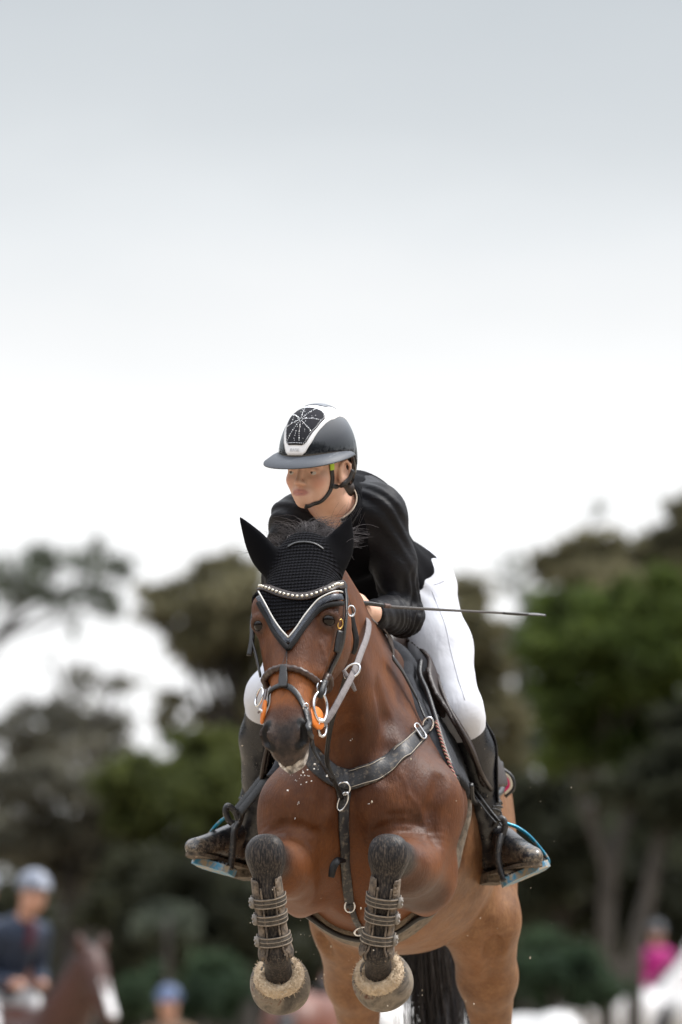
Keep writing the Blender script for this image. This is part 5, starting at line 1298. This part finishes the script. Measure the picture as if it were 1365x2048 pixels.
# bits and guards
for side, cx, cy, d, w_ in ((1, 641, 1414, -.475, 1.0), (-1, 519, 1394, -.47, .55)):
    br = P(cx, cy, d)
    tube('bit_ring', ring_pts(br, arr(.016 * w_, .018 * side, .004), arr(-.004 * side, .004, .036 if side > 0 else .022)), .0042 if side > 0 else .003, steel.m, bridle, 8, True, 2)
    if side > 0: tube('bit_ring', ring_pts(P(645, 1456, d), arr(.010, .012, 0), arr(.0, .003, .021)), .0034, steel.m, bridle, 8, True, 2)
    g_c = P(634, 1436, -.482) if side > 0 else P(528, 1424, -.48)
    ax_ = nrm(hu * side + hv * .45); a_ = nrm(np.cross(ax_, hw)); b_ = np.cross(ax_, a_)
    V_, F_ = [], []; n = 28
    for k, (rr_, h_) in enumerate(((.004, .004), (.028, .004), (.030, .001), (.028, -.003), (.004, -.003))):
        for t in np.linspace(0, 2 * math.pi, n, endpoint=False): V_.append(g_c + (a_ * math.cos(t) + b_ * math.sin(t) * 1.05) * rr_ + ax_ * h_)
    for k in range(4):
        for i in range(n): F_.append((k * n + i, k * n + (i + 1) % n, (k + 1) * n + (i + 1) % n, (k + 1) * n + i))
    F_ += [tuple(range(n - 1, -1, -1)), tuple(4 * n + i for i in range(n))]
    mesh('bit_guard', V_, F_, orange, bridle)
    tube('bit_link', [g_c, br + arr(0, 0, -.03)], .004, steel.m, bridle, 6)
hang('cheek_loop', [P(650, 1362, -.45), P(643, 1384, -.47), P(640, 1396, -.47)], (.3, -1, 0), .014, black_leather, bridle, .006)
tube('noseband_ring', ring_pts(P(643, 1378, -.46), arr(.010, .008, .002), arr(-.003, 0, .018)), .003, steel.m, bridle, 6, True, 2)
# reins and martingale fork
hang('rein', [P(643, 1452, -.47), P(660, 1432, -.455), P(684, 1390, -.42), P(707, 1345, -.36), P(722, 1305, -.28), P(733, 1275, -.19), P(737, 1248, -.08), haL + arr(.012, -.02, -.02)], (.35, -1, .1), [.014, .017, .017, .017, .017, .018, .018], rubber_grey, bridle, .004, 8)
hang('rein', [P(522, 1424, -.47), P(528, 1400, -.40), P(545, 1330, -.22), P(590, 1270, -.05), haR + arr(-.012, -.02, -.01)], (-.5, -1, .1), .016, rubber_grey, bridle, .004, 8)
hang('rein_loop', [haL + arr(.02, 0, -.02), P(770, 1262, .22), P(783, 1290, .26), P(786, 1320, .30)], (.3, -.8, .6), .016, rubber_grey, bridle, .004, 8)
c = P(704, 1342, -.365); tube('martingale_ring', ring_pts(c, arr(.020, 0, .004), arr(.004, .004, .018)), .003, steel.m, bridle, 8, True, 2)
hang('martingale_stop', [P(687, 1340, -.375), P(696, 1355, -.375), P(704, 1368, -.37), P(711, 1382, -.365)], (.1, -1, .1), [.009, .012, .012, .008], rubber_grey, bridle, .0035)
hang('martingale_strap', [P(692, 1350, -.36), P(680, 1395, -.30), P(665, 1440, -.24), P(656, 1490, -.17), P(655, 1525, -.12), P(668, 1560, -.09), HT.hit(685, 1598, -.25, off=.014)], (.2, -1, 0), .012, black_leather, bridle, .003, 8)
hang('martingale_strap', [P(622, 1480, -.42), P(632, 1510, -.3), P(648, 1535, -.16), P(665, 1560, -.10)], (.2, -1, .2), .011, black_leather, bridle, .003, 8)
# cord from the bonnet to the noseband
tube('cord', [HORSE.hit(576, 1290, off=.004), HORSE.hit(570, 1315, off=.004), HORSE.hit(561, 1338, off=.010)], .0008, black_leather, bridle, 4)
tube('cord', [HORSE.hit(574, 1290, off=.004), HORSE.hit(574, 1315, off=.004), HORSE.hit(573, 1338, off=.010)], .0010, black_leather, bridle, 4)
settle(bridle, tuple(H(0, .05, .3)))

# ---- stirrups
blue_paint = Mat('blue_anodised', (.02, .20, .30), .35, metal=.55)
blue_paint.color(blue_paint.mix(blue_paint.ramp(blue_paint.noise(45, 5, .7), (.50, 0.0), (.62, 1.0)), (.012, .17, .27), (.22, .18, .13)))
muddy_black = Mat('muddy_black_iron', (.012, .012, .013), .4)
muddy_black.color(muddy_black.mix(muddy_black.ramp(muddy_black.voro(190), (.08, 1.0), (.2, 0.0)), muddy_black.ramp(muddy_black.noise(50), (.4, (.010, .010, .012)), (.8, (.03, .026, .022))), (.36, .30, .23)))
blue_tread = Mat('worn_blue_tread', (.06, .2, .3), .6)
blue_tread.color(blue_tread.mix(blue_tread.ramp(blue_tread.noise(38, 5, .7), (.42, 0.0), (.58, 1.0)), (.03, .19, .33), (.30, .245, .17)))
def stirrup(label, top, inner, outer_arc, tread, leather_path, out_n):
    t = thing('stirrup', label, 'stirrup', 'stirrups of the jumping saddle')
    tube('inner_bar', inner, .0095, muddy_black.m, t, 8, n=6)
    tube('eye_loop', top, .0085, muddy_black.m, t, 8, n=6)
    tube('outer_bar', outer_arc, .0062, blue_paint.m, t, 8, n=6, flat=.8)
    a, b = arr(*tread[0]), arr(*tread[1]); ax_ = nrm(b - a); L = np.linalg.norm(b - a); fw = nrm(arr(0, -1, .1) - ax_ * (arr(0, -1, .1) @ ax_)); up = np.cross(ax_, fw); up = up if up[2] > 0 else -up
    m = MB(); prof = [(0, .022), (.12, .034), (.5, .040), (.88, .036), (1, .024)]
    V_ = []
    for tt, w in prof:
        for sg, h in ((1, .007), (1, -.012), (-1, -.012), (-1, .007)): V_.append(a + ax_ * L * tt + fw * w * sg * (1 if sg < 0 else 1) + up * h)
    F_ = []
    for i in range(4):
        for k in range(4): F_.append((i * 4 + k, i * 4 + (k + 1) % 4, (i + 1) * 4 + (k + 1) % 4, (i + 1) * 4 + k))
    F_ += [(3, 2, 1, 0), (16, 17, 18, 19)]
    tr = mesh('tread', V_, F_, blue_tread.m, t, False)
    g_ = MB()
    for i in range(9):
        q = a + ax_ * L * (.08 + .84 * i / 8) + up * .009; g_.box(q, ax_ * .003, fw * .03, up * .004)
    g_.build('grip', muddy_black.m, tr, False)
    V_, F_ = strap_data(spline(leather_path, 8), np.tile(arr(*out_n), (len(spline(leather_path, 8)), 1)), .024, .005); mesh('stirrup_leather', V_, F_, black_leather, t)
    V_, F_ = strap_data(spline([p + arr(-.01 * np.sign(out_n[0]), -.012, -.004) for p in map(lambda z: arr(*z), leather_path)], 8), np.tile(arr(*out_n), (len(spline(leather_path, 8)), 1)), .024, .004); mesh('stirrup_leather', V_, F_, black_leather, t)
    settle(t, tuple((a + b) / 2)); return t
stirrup('blue stirrup on the near side with the muddy boot at image right in it',
        [P(988, 1655, .50), P(996, 1640, .50), P(1006, 1638, .50), P(1011, 1650, .50), P(1008, 1664, .50), P(1000, 1690, .50)],
        [P(1003, 1668, .50), P(998, 1690, .49), P(996, 1715, .485), P(1001, 1740, .48), P(1010, 1762, .475)],
        [P(1010, 1646, .50), P(1035, 1655, .51), P(1060, 1673, .52), P(1085, 1702, .53), P(1097, 1720, .53), P(1096, 1730, .53)],
        (P(1006, 1764, .49), P(1093, 1728, .53)), [P(925, 1540, .50), P(950, 1580, .50), P(980, 1622, .50), P(1000, 1645, .50)], (.95, -.12, .55))
stirrup('blue stirrup at image left, holding the boot with its toe pointing left',
        [P(478, 1640, .45), P(470, 1622, .45), P(456, 1612, .45), P(452, 1624, .45), P(458, 1640, .45), P(466, 1648, .45)],
        [P(484, 1625, .45), P(478, 1645, .45), P(470, 1660, .44), P(467, 1690, .44), P(464, 1718, .44), P(460, 1740, .44)],
        [P(456, 1632, .46), P(440, 1644, .47), P(424, 1662, .48), P(412, 1680, .49), P(400, 1700, .50), P(392, 1712, .50)],
        (P(466, 1742, .45), P(393, 1722, .50)), [P(560, 1520, .42), P(530, 1552, .43), P(500, 1590, .44), P(472, 1624, .45)], (-.6, -1, .3))

# ---- whip
whip = thing('riding_whip', 'thin black riding whip held out sideways by the rider', 'whip')
wa, wb, wc, wd_ = P(700, 1203, -.02), P(790, 1214, .10), P(1010, 1226, .34), P(1092, 1231, .42)
tube('handle', [wa, P(740, 1207, .04), P(768, 1211, .075)], [.0062, .0060, .0055], black_leather, whip, 8)
tube('collar', [P(768, 1211, .075), P(780, 1212.5, .09)], .0060, quick('brown_band', (.10, .06, .05), .6), whip, 8)
tube('shaft', [P(778, 1212, .085), wb, P(900, 1220.5, .22), wc], [.0046, .0042, .0036, .0030], quick('woven_grey_shaft', (.085, .078, .075), .7, var=.4, scale=400, bump=.5, bscale=900), whip, 8)
tube('binding', [P(1005, 1226, .335), P(1040, 1228, .365), P(1056, 1229, .38)], [.0034, .0046, .0040], black_leather, whip, 8)
hang('flap', [P(1050, 1228.5, .375), P(1072, 1229, .40), P(1092, 1231, .42)], (.1, -1, .6), [.008, .010, .007], black_leather, whip, .002)
settle(whip, tuple(wa))
# ================================================================== tendon boots, bell boots, hooves
muddy_boot = Mat('muddy_tendon_boot', rough=.8)
_q = muddy_boot.noise(38, 5, .7)
muddy_boot.color(muddy_boot.ramp(_q, (.36, (.020, .018, .017)), (.50, (.105, .080, .060)), (.68, (.22, .17, .125)))); muddy_boot.bump(muddy_boot.noise(120, 4), .5, .004)
mud_pipe = quick('muddy_edge', (.17, .135, .10), .85, var=.3, scale=90)
piped = quick('pale_piping', (.21, .17, .13), .8, var=.25, scale=90)
strap_m = quick('dark_elastic', (.05, .042, .034), .8, var=.6, scale=70)
fleece = Mat('cream_fleece', rough=1.0, spec=.1)
fleece.color(fleece.ramp(fleece.noise(110, 4), (.3, (.46, .34, .22)), (.7, (.66, .53, .38)))); fleece.bump(fleece.noise(260, 3), .8, .008)
fleece.b.inputs['Sheen Weight'].default_value = .3
bell = Mat('muddy_bell_rubber', rough=.75)
_z = bell.noise(16, 6, .7, dist=.6); bell.color(bell.ramp(_z, (.30, (.030, .025, .021)), (.45, (.11, .092, .074)), (.58, (.21, .175, .135)), (.66, (.10, .045, .028)))); bell.bump(bell.noise(60, 5), .35, .006)
horn = quick('dark_hoof_horn', (.05, .042, .038), .5, var=.4, scale=40)
for side, kn, ca, fe, pa, lab, hoofp in (
    (1, P(777, 1712, -.24), P(768, 1790, -.235), P(754, 1900, -.20), P(758, 1944, -.125), 'the horse\'s foreleg at image right', P(772, 1990, -.225)),
    (-1, P(533, 1712, -.24), P(537, 1790, -.235), P(552, 1903, -.20), P(558, 1950, -.125), 'the horse\'s foreleg at image left', P(563, 1993, -.225))):
    w = nrm(fe - ca); v = nrm(arr(0, -1, 0) - w * (arr(0, -1, 0) @ w)); u = np.cross(v, w); u = u if u[0] > 0 else -u
    M = np.stack([u, v, w], 1); L = np.linalg.norm(fe - ca)
    tb = thing('tendon_boot', 'mud-caked tendon boot with three straps on ' + lab, 'tendon boot', 'tendon boots on the forelegs')
    OUT = LOFT(ca, M, [(-.045, .039, .038, -.045), (0, .040, .037, -.047), (L * .5, .037, .036, -.046), (L * .85, .041, .039, -.054), (L + .005, .046, .045, -.061), (L + .018, .044, .041, -.057)], 2.3, 0)
    INN = LOFT(ca, M, [(-.06, .033, .035, -.038), (0, .033, .033, -.040), (L * .5, .030, .031, -.038), (L * .85, .034, .035, -.047), (L + .005, .039, .042, -.053), (L + .06, .037, .042, -.05)], 2.3, 0)
    def front_gap(q, ca=ca, M=M, L=L):
        l = (q - ca) @ M; hw_ = .019 + .012 * sstep(l[:, 2], L * .8, L + .03); return np.minimum(hw_ - np.abs(l[:, 0]), l[:, 1] - .005)
    lo = np.minimum(ca, fe) - .1; hi = np.maximum(ca, fe) + .1
    solid('shell', CLIP(SDF([OUT]), lambda q: -INN(q), front_gap, k=.004), lo, hi, .0038, muddy_boot.m, tb, 1)
    OS = SDF([OUT])
    for i, z in enumerate((.16, .46, .84)):
        zc = L * z - .012
        for dz_, wd, m_, nm, th in ((0, .026, strap_m, 'strap', .004), (-.0105, .0035, piped, 'strap_piping', .0048), (.0105, .0035, piped, 'strap_piping', .0048), (0.0, .0022, piped, 'strap_piping', .0048)):
            pts = [ca + u * .043 * math.sin(a) + v * (.043 * math.cos(a) - .003) + w * (zc + dz_ + .004 * math.cos(a)) for a in np.linspace(-R(105), R(105), 13)]
            pts = [OS.snap(p, .0005) for p in pts]; nn = [OS.grad(p) for p in spline(pts, 3)]
            V_, F_ = strap_data(spline(pts, 3), nn, wd, th); mesh(nm, V_, F_, m_, tb)
        bx_ = MB(); c = OS.snap(ca + u * .05 * side + v * .02 + w * zc, .007); n_ = OS.grad(c)
        bx_.box(c, n_ * .004, nrm(np.cross(n_, w)) * .008, w * .013); bx_.ball(c + n_ * .005 + w * .005, .004); bx_.ball(c + n_ * .005 - w * .005, .004)
        bx_.build('stud_fastener', quick('grey_plastic_%d_%d' % (side, i), (.20, .18, .16), .5), tb)
    for sg in (1, -1):
        tube('edge_piping', [OS.snap(ca + u * sg * (.022 + .012 * float(sstep(np.array([t]), .8, 1.1)[0])) + v * .05 + w * L * t, .002) for t in (-.18, .1, .4, .7, .9, 1.05, 1.18)], .0028, muddy_boot.m, tb, 6)
    settle(tb, tuple(fe))
    # hoof belongs to the horse
    hd = nrm(hoofp - fe); hv_ = nrm(arr(0, -1, 0) - hd * (arr(0, -1, 0) @ hd)); hu_ = np.cross(hv_, hd); hu_ = hu_ if hu_[0] > 0 else -hu_
    HMm = np.stack([hu_, hv_, hd], 1)
    # folded fetlock: the toe hangs down and back, the coronet faces forward
    axh = nrm(arr(.20 if side > 0 else .06, .88, -.44)); vh = nrm(hv_ - axh * (hv_ @ axh)); uh = np.cross(vh, axh); uh = uh if uh[0] > 0 else -uh
    MH = np.stack([uh, vh, axh], 1); ho = pa + axh * .012
    solid('hoof', SDF([LOFT(ho, MH, [(0, .034, .034, -.038), (.02, .044, .042, -.05), (.06, .056, .052, -.062), (.068, .054, .05, -.06)], 2.2, 0)]), ho - .14, ho + .14, .005, horn, horse)
    bb = thing('bell_boot', 'muddy rubber bell boot with cream fleece collar on ' + lab, 'bell boot', 'bell boots on the front hooves')
    BO = LOFT(ho, MH, [(-.008, .060, .060, -.060), (.012, .072, .071, -.072), (.040, .077, .077, -.078), (.066, .075, .074, -.077), (.082, .064, .062, -.068), (.088, .044, .044, -.05)], 2.1, 0)
    solid('bell', CLIP(SDF([BO]), (lambda q, i_=RC(ho - axh * .05, ho + axh * .03, .043, .040): -i_(q)), k=.004), ho - .16, ho + .16, .0045, bell.m, bb, 1)
    cen = ho - axh * .006
    fc = []
    for a in np.linspace(0, 2 * math.pi, 22, endpoint=False):
        fc.append(cen + uh * .047 * math.sin(a) + vh * (.047 * math.cos(a) + .000) - axh * (.006 * math.cos(a)))
    prm = [RC(fc[i], fc[(i + 1) % 22], .0155 + rng.uniform(-.001, .002), .0155, .008) for i in range(22)]
    solid('fleece_collar', SDF(prm), cen - .12, cen + .12, .0036, fleece.m, bb, 1,
          disp=lambda V: .0010 * np.sin(V[:, 0] * 310 + 2 * np.sin(V[:, 2] * 170)) * np.sin(V[:, 2] * 290 + V[:, 1] * 200))
    hp = []
    for _ in range(1700):
        a = rng.uniform(0, 2 * math.pi); b = rng.uniform(0, 2 * math.pi)
        rad_ = uh * math.sin(a) + vh * math.cos(a)
        c0_ = cen + uh * .047 * math.sin(a) + vh * (.047 * math.cos(a) + .000) - axh * (.006 * math.cos(a))
        n_ = rad_ * math.cos(b) + axh * math.sin(b); p0 = c0_ + n_ * .015
        tip = p0 + (n_ + rng.normal(0, .55, 3)) * .0058; hp.append(np.array([p0, (p0 + tip) / 2 + rng.normal(0, .001, 3), tip]))
    strands('fleece_pile', None, hp, .0013, fleece.m, bb)
    settle(bb, tuple(ho + axh * .09))

# ---- hair of the horse
dark_hair = Mat('black_horse_hair', (.016, .013, .013), .38, spec=.5)
dark_hair.color(dark_hair.ramp(dark_hair.noise(30, 3), (.3, (.008, .007, .008)), (.7, (.030, .024, .024))))
fore_hair = Mat('dusty_forelock_hair', (.05, .045, .048), .5, spec=.4); fore_hair.color(fore_hair.ramp(fore_hair.noise(25, 3), (.3, (.016, .013, .014)), (.7, (.10, .085, .085))))
paths = []
for tf in range(34):                  # forelock and top of the mane, tossed up in tufts by the jump
    u0_ = rng.uniform(-.066, .066); q0 = arr(u0_, rng.uniform(-.06, -.025), rng.uniform(-.03, .0))
    lean = u0_ * 11 + rng.normal(-.05, .35); L = rng.uniform(.08, .135) * (1.1 - abs(u0_) * 3)
    d0 = nrm(arr(lean * .6, rng.normal(.3, .25), .9)); side_ = rng.choice([-1, 1]); d1 = nrm(arr(lean * 1.3 + side_ * .9, rng.normal(0, .4), rng.uniform(-.6, .5)))
    tip_ = rng.normal(0, .012, 3)
    for k_ in range(44):
        o_ = rng.normal(0, .011, 3); p0 = H(*(q0 + o_)); l2 = L * rng.uniform(.55, 1.1); ph = rng.uniform(0, 6.28); wv_ = rng.normal(0, .15, 3); p = [p0]
        for k in range(9):
            t = k / 8; p.append(p[-1] + (d0 * (1 - t) + d1 * t * t * 1.4 + wv_ * math.sin(ph + 3 * t)) * l2 / 8)
        p = np.array(p); conv = np.linspace(0, .6, len(p))[:, None]; p = p - conv * (HMAT @ o_) + conv * tip_; paths.append(p)
for i in range(16):
    sg = rng.choice([-1, 1]); q = H(sg * rng.uniform(.02, .06), -.03, rng.uniform(-.02, .02)); L = rng.uniform(.08, .16)
    d0 = nrm(arr(sg * rng.uniform(.5, 1.4), rng.normal(0, .3), rng.uniform(.2, .8))); p = [q]
    for k in range(7): p.append(p[-1] + d0 * L / 7 + arr(0, 0, -.0012 * k) + rng.normal(0, .002, 3))
    paths.append(np.array(p))
tag(strands('forelock', None, paths, .00095, fore_hair.m, horse), kind='stuff')
paths = []
crest0, crest1 = P(628, 1140, -.18) + arr(0, 0, .06), P(752, 1360, .46) + arr(0, 0, .085)
for i in range(420):                  # mane along the crest
    t = rng.uniform(0, 1); q = HORSE.snap(crest0 + (crest1 - crest0) * t, 0) if i % 4 == 0 else q + arr(*(crest1 - crest0)) * rng.normal(0, .012)
    L = rng.uniform(.05, .11); d0 = nrm(arr(rng.normal(-.5, .5), rng.normal(.3, .3), .9)); d1 = nrm(arr(rng.normal(-1.0, .5), .3, -.2)); p = [q]
    for k in range(6): p.append(p[-1] + (d0 * (1 - k / 5) + d1 * (k / 5)) * L / 5 + rng.normal(0, .002, 3))
    paths.append(np.array(p))
tag(strands('mane', None, paths, .0012, dark_hair.m, horse), kind='stuff')
paths = []
dock = P(832, 1480, 1.62)
for i in range(900):                  # tail hanging between the hind legs
    a = rng.normal(0, 1); q = dock + arr(rng.normal(0, .02), rng.normal(0, .02), rng.uniform(-.25, .0))
    end = P(882 + a * 26, rng.uniform(2080, 2260), 1.78 + rng.normal(0, .04)); mid = P(866 + a * 22, 1890 + rng.normal(0, 20), 1.80 + rng.normal(0, .05))
    p = spline([q, q * .6 + mid * .4 + arr(0, .07, .02), mid, mid * .5 + end * .5 + rng.normal(0, .010, 3), end + rng.normal(0, .012, 3)], 5); paths.append(p + rng.normal(0, .0012, p.shape))
tag(strands('tail', None, paths, .0022, dark_hair.m, horse), kind='stuff')
# lashes and whiskers
lash = [np.array([EYES[j] + HMAT @ arr(.020 * s, -.008 + .008 * i, -.014), EYES[j] + HMAT @ arr(.030 * s, -.007 + .009 * i, -.013), EYES[j] + HMAT @ arr(.037 * s, -.006 + .010 * i, -.008)]) for j, s in enumerate((1, -1)) for i in range(4)]
strands('lashes', None, lash, .0007, dark_hair.m, horse)
# ================================================================== flying mud and foam
fm = MB(); mudc = quick('mud_fleck', (.42, .36, .28), .9, var=.3)
for _ in range(110):
    px, py = rng.uniform(470, 1150), rng.uniform(1480, 2048)
    if rng.uniform() < .35: px, py = rng.normal(640, 90), rng.normal(1940, 70)
    r_ = abs(rng.normal(0, .0008)) + .0006; fm.ball(P(px, py, rng.uniform(-.6, .9)), (r_, r_, r_ * rng.uniform(.7, 1.8)), 5, 4)
tag(fm.build('mud_flecks', mudc, None), 'tiny flecks of mud flying round the jumping horse', 'mud', kind='stuff')
fo = MB(); foamc = quick('foam_fleck', (.78, .77, .75), .6, var=.05)
for _ in range(30):
    px, py = rng.normal(612, 30), rng.normal(1548, 14); r_ = abs(rng.normal(0, .0008)) + .0005
    fo.ball(P(px, py, -.50 + rng.normal(0, .04)), (r_ * rng.uniform(.8, 1.8), r_, r_), 5, 4)
for px, py in ((597, 1607), (603, 1606), (738, 1606), (590, 1636), (705, 1480), (800, 1505)):
    for k in range(2):
        c = HT.hit(px + rng.normal(0, 3), py + rng.normal(0, 1.5), -.3, off=.0005); fo.ball(c, (rng.uniform(.0008, .0025), .001, rng.uniform(.0008, .0016)), 6, 4)
tag(fo.build('foam_flecks', foamc, None), 'white flecks of foam thrown from the jumping horse\'s mouth', 'foam', kind='stuff')
settle_all()
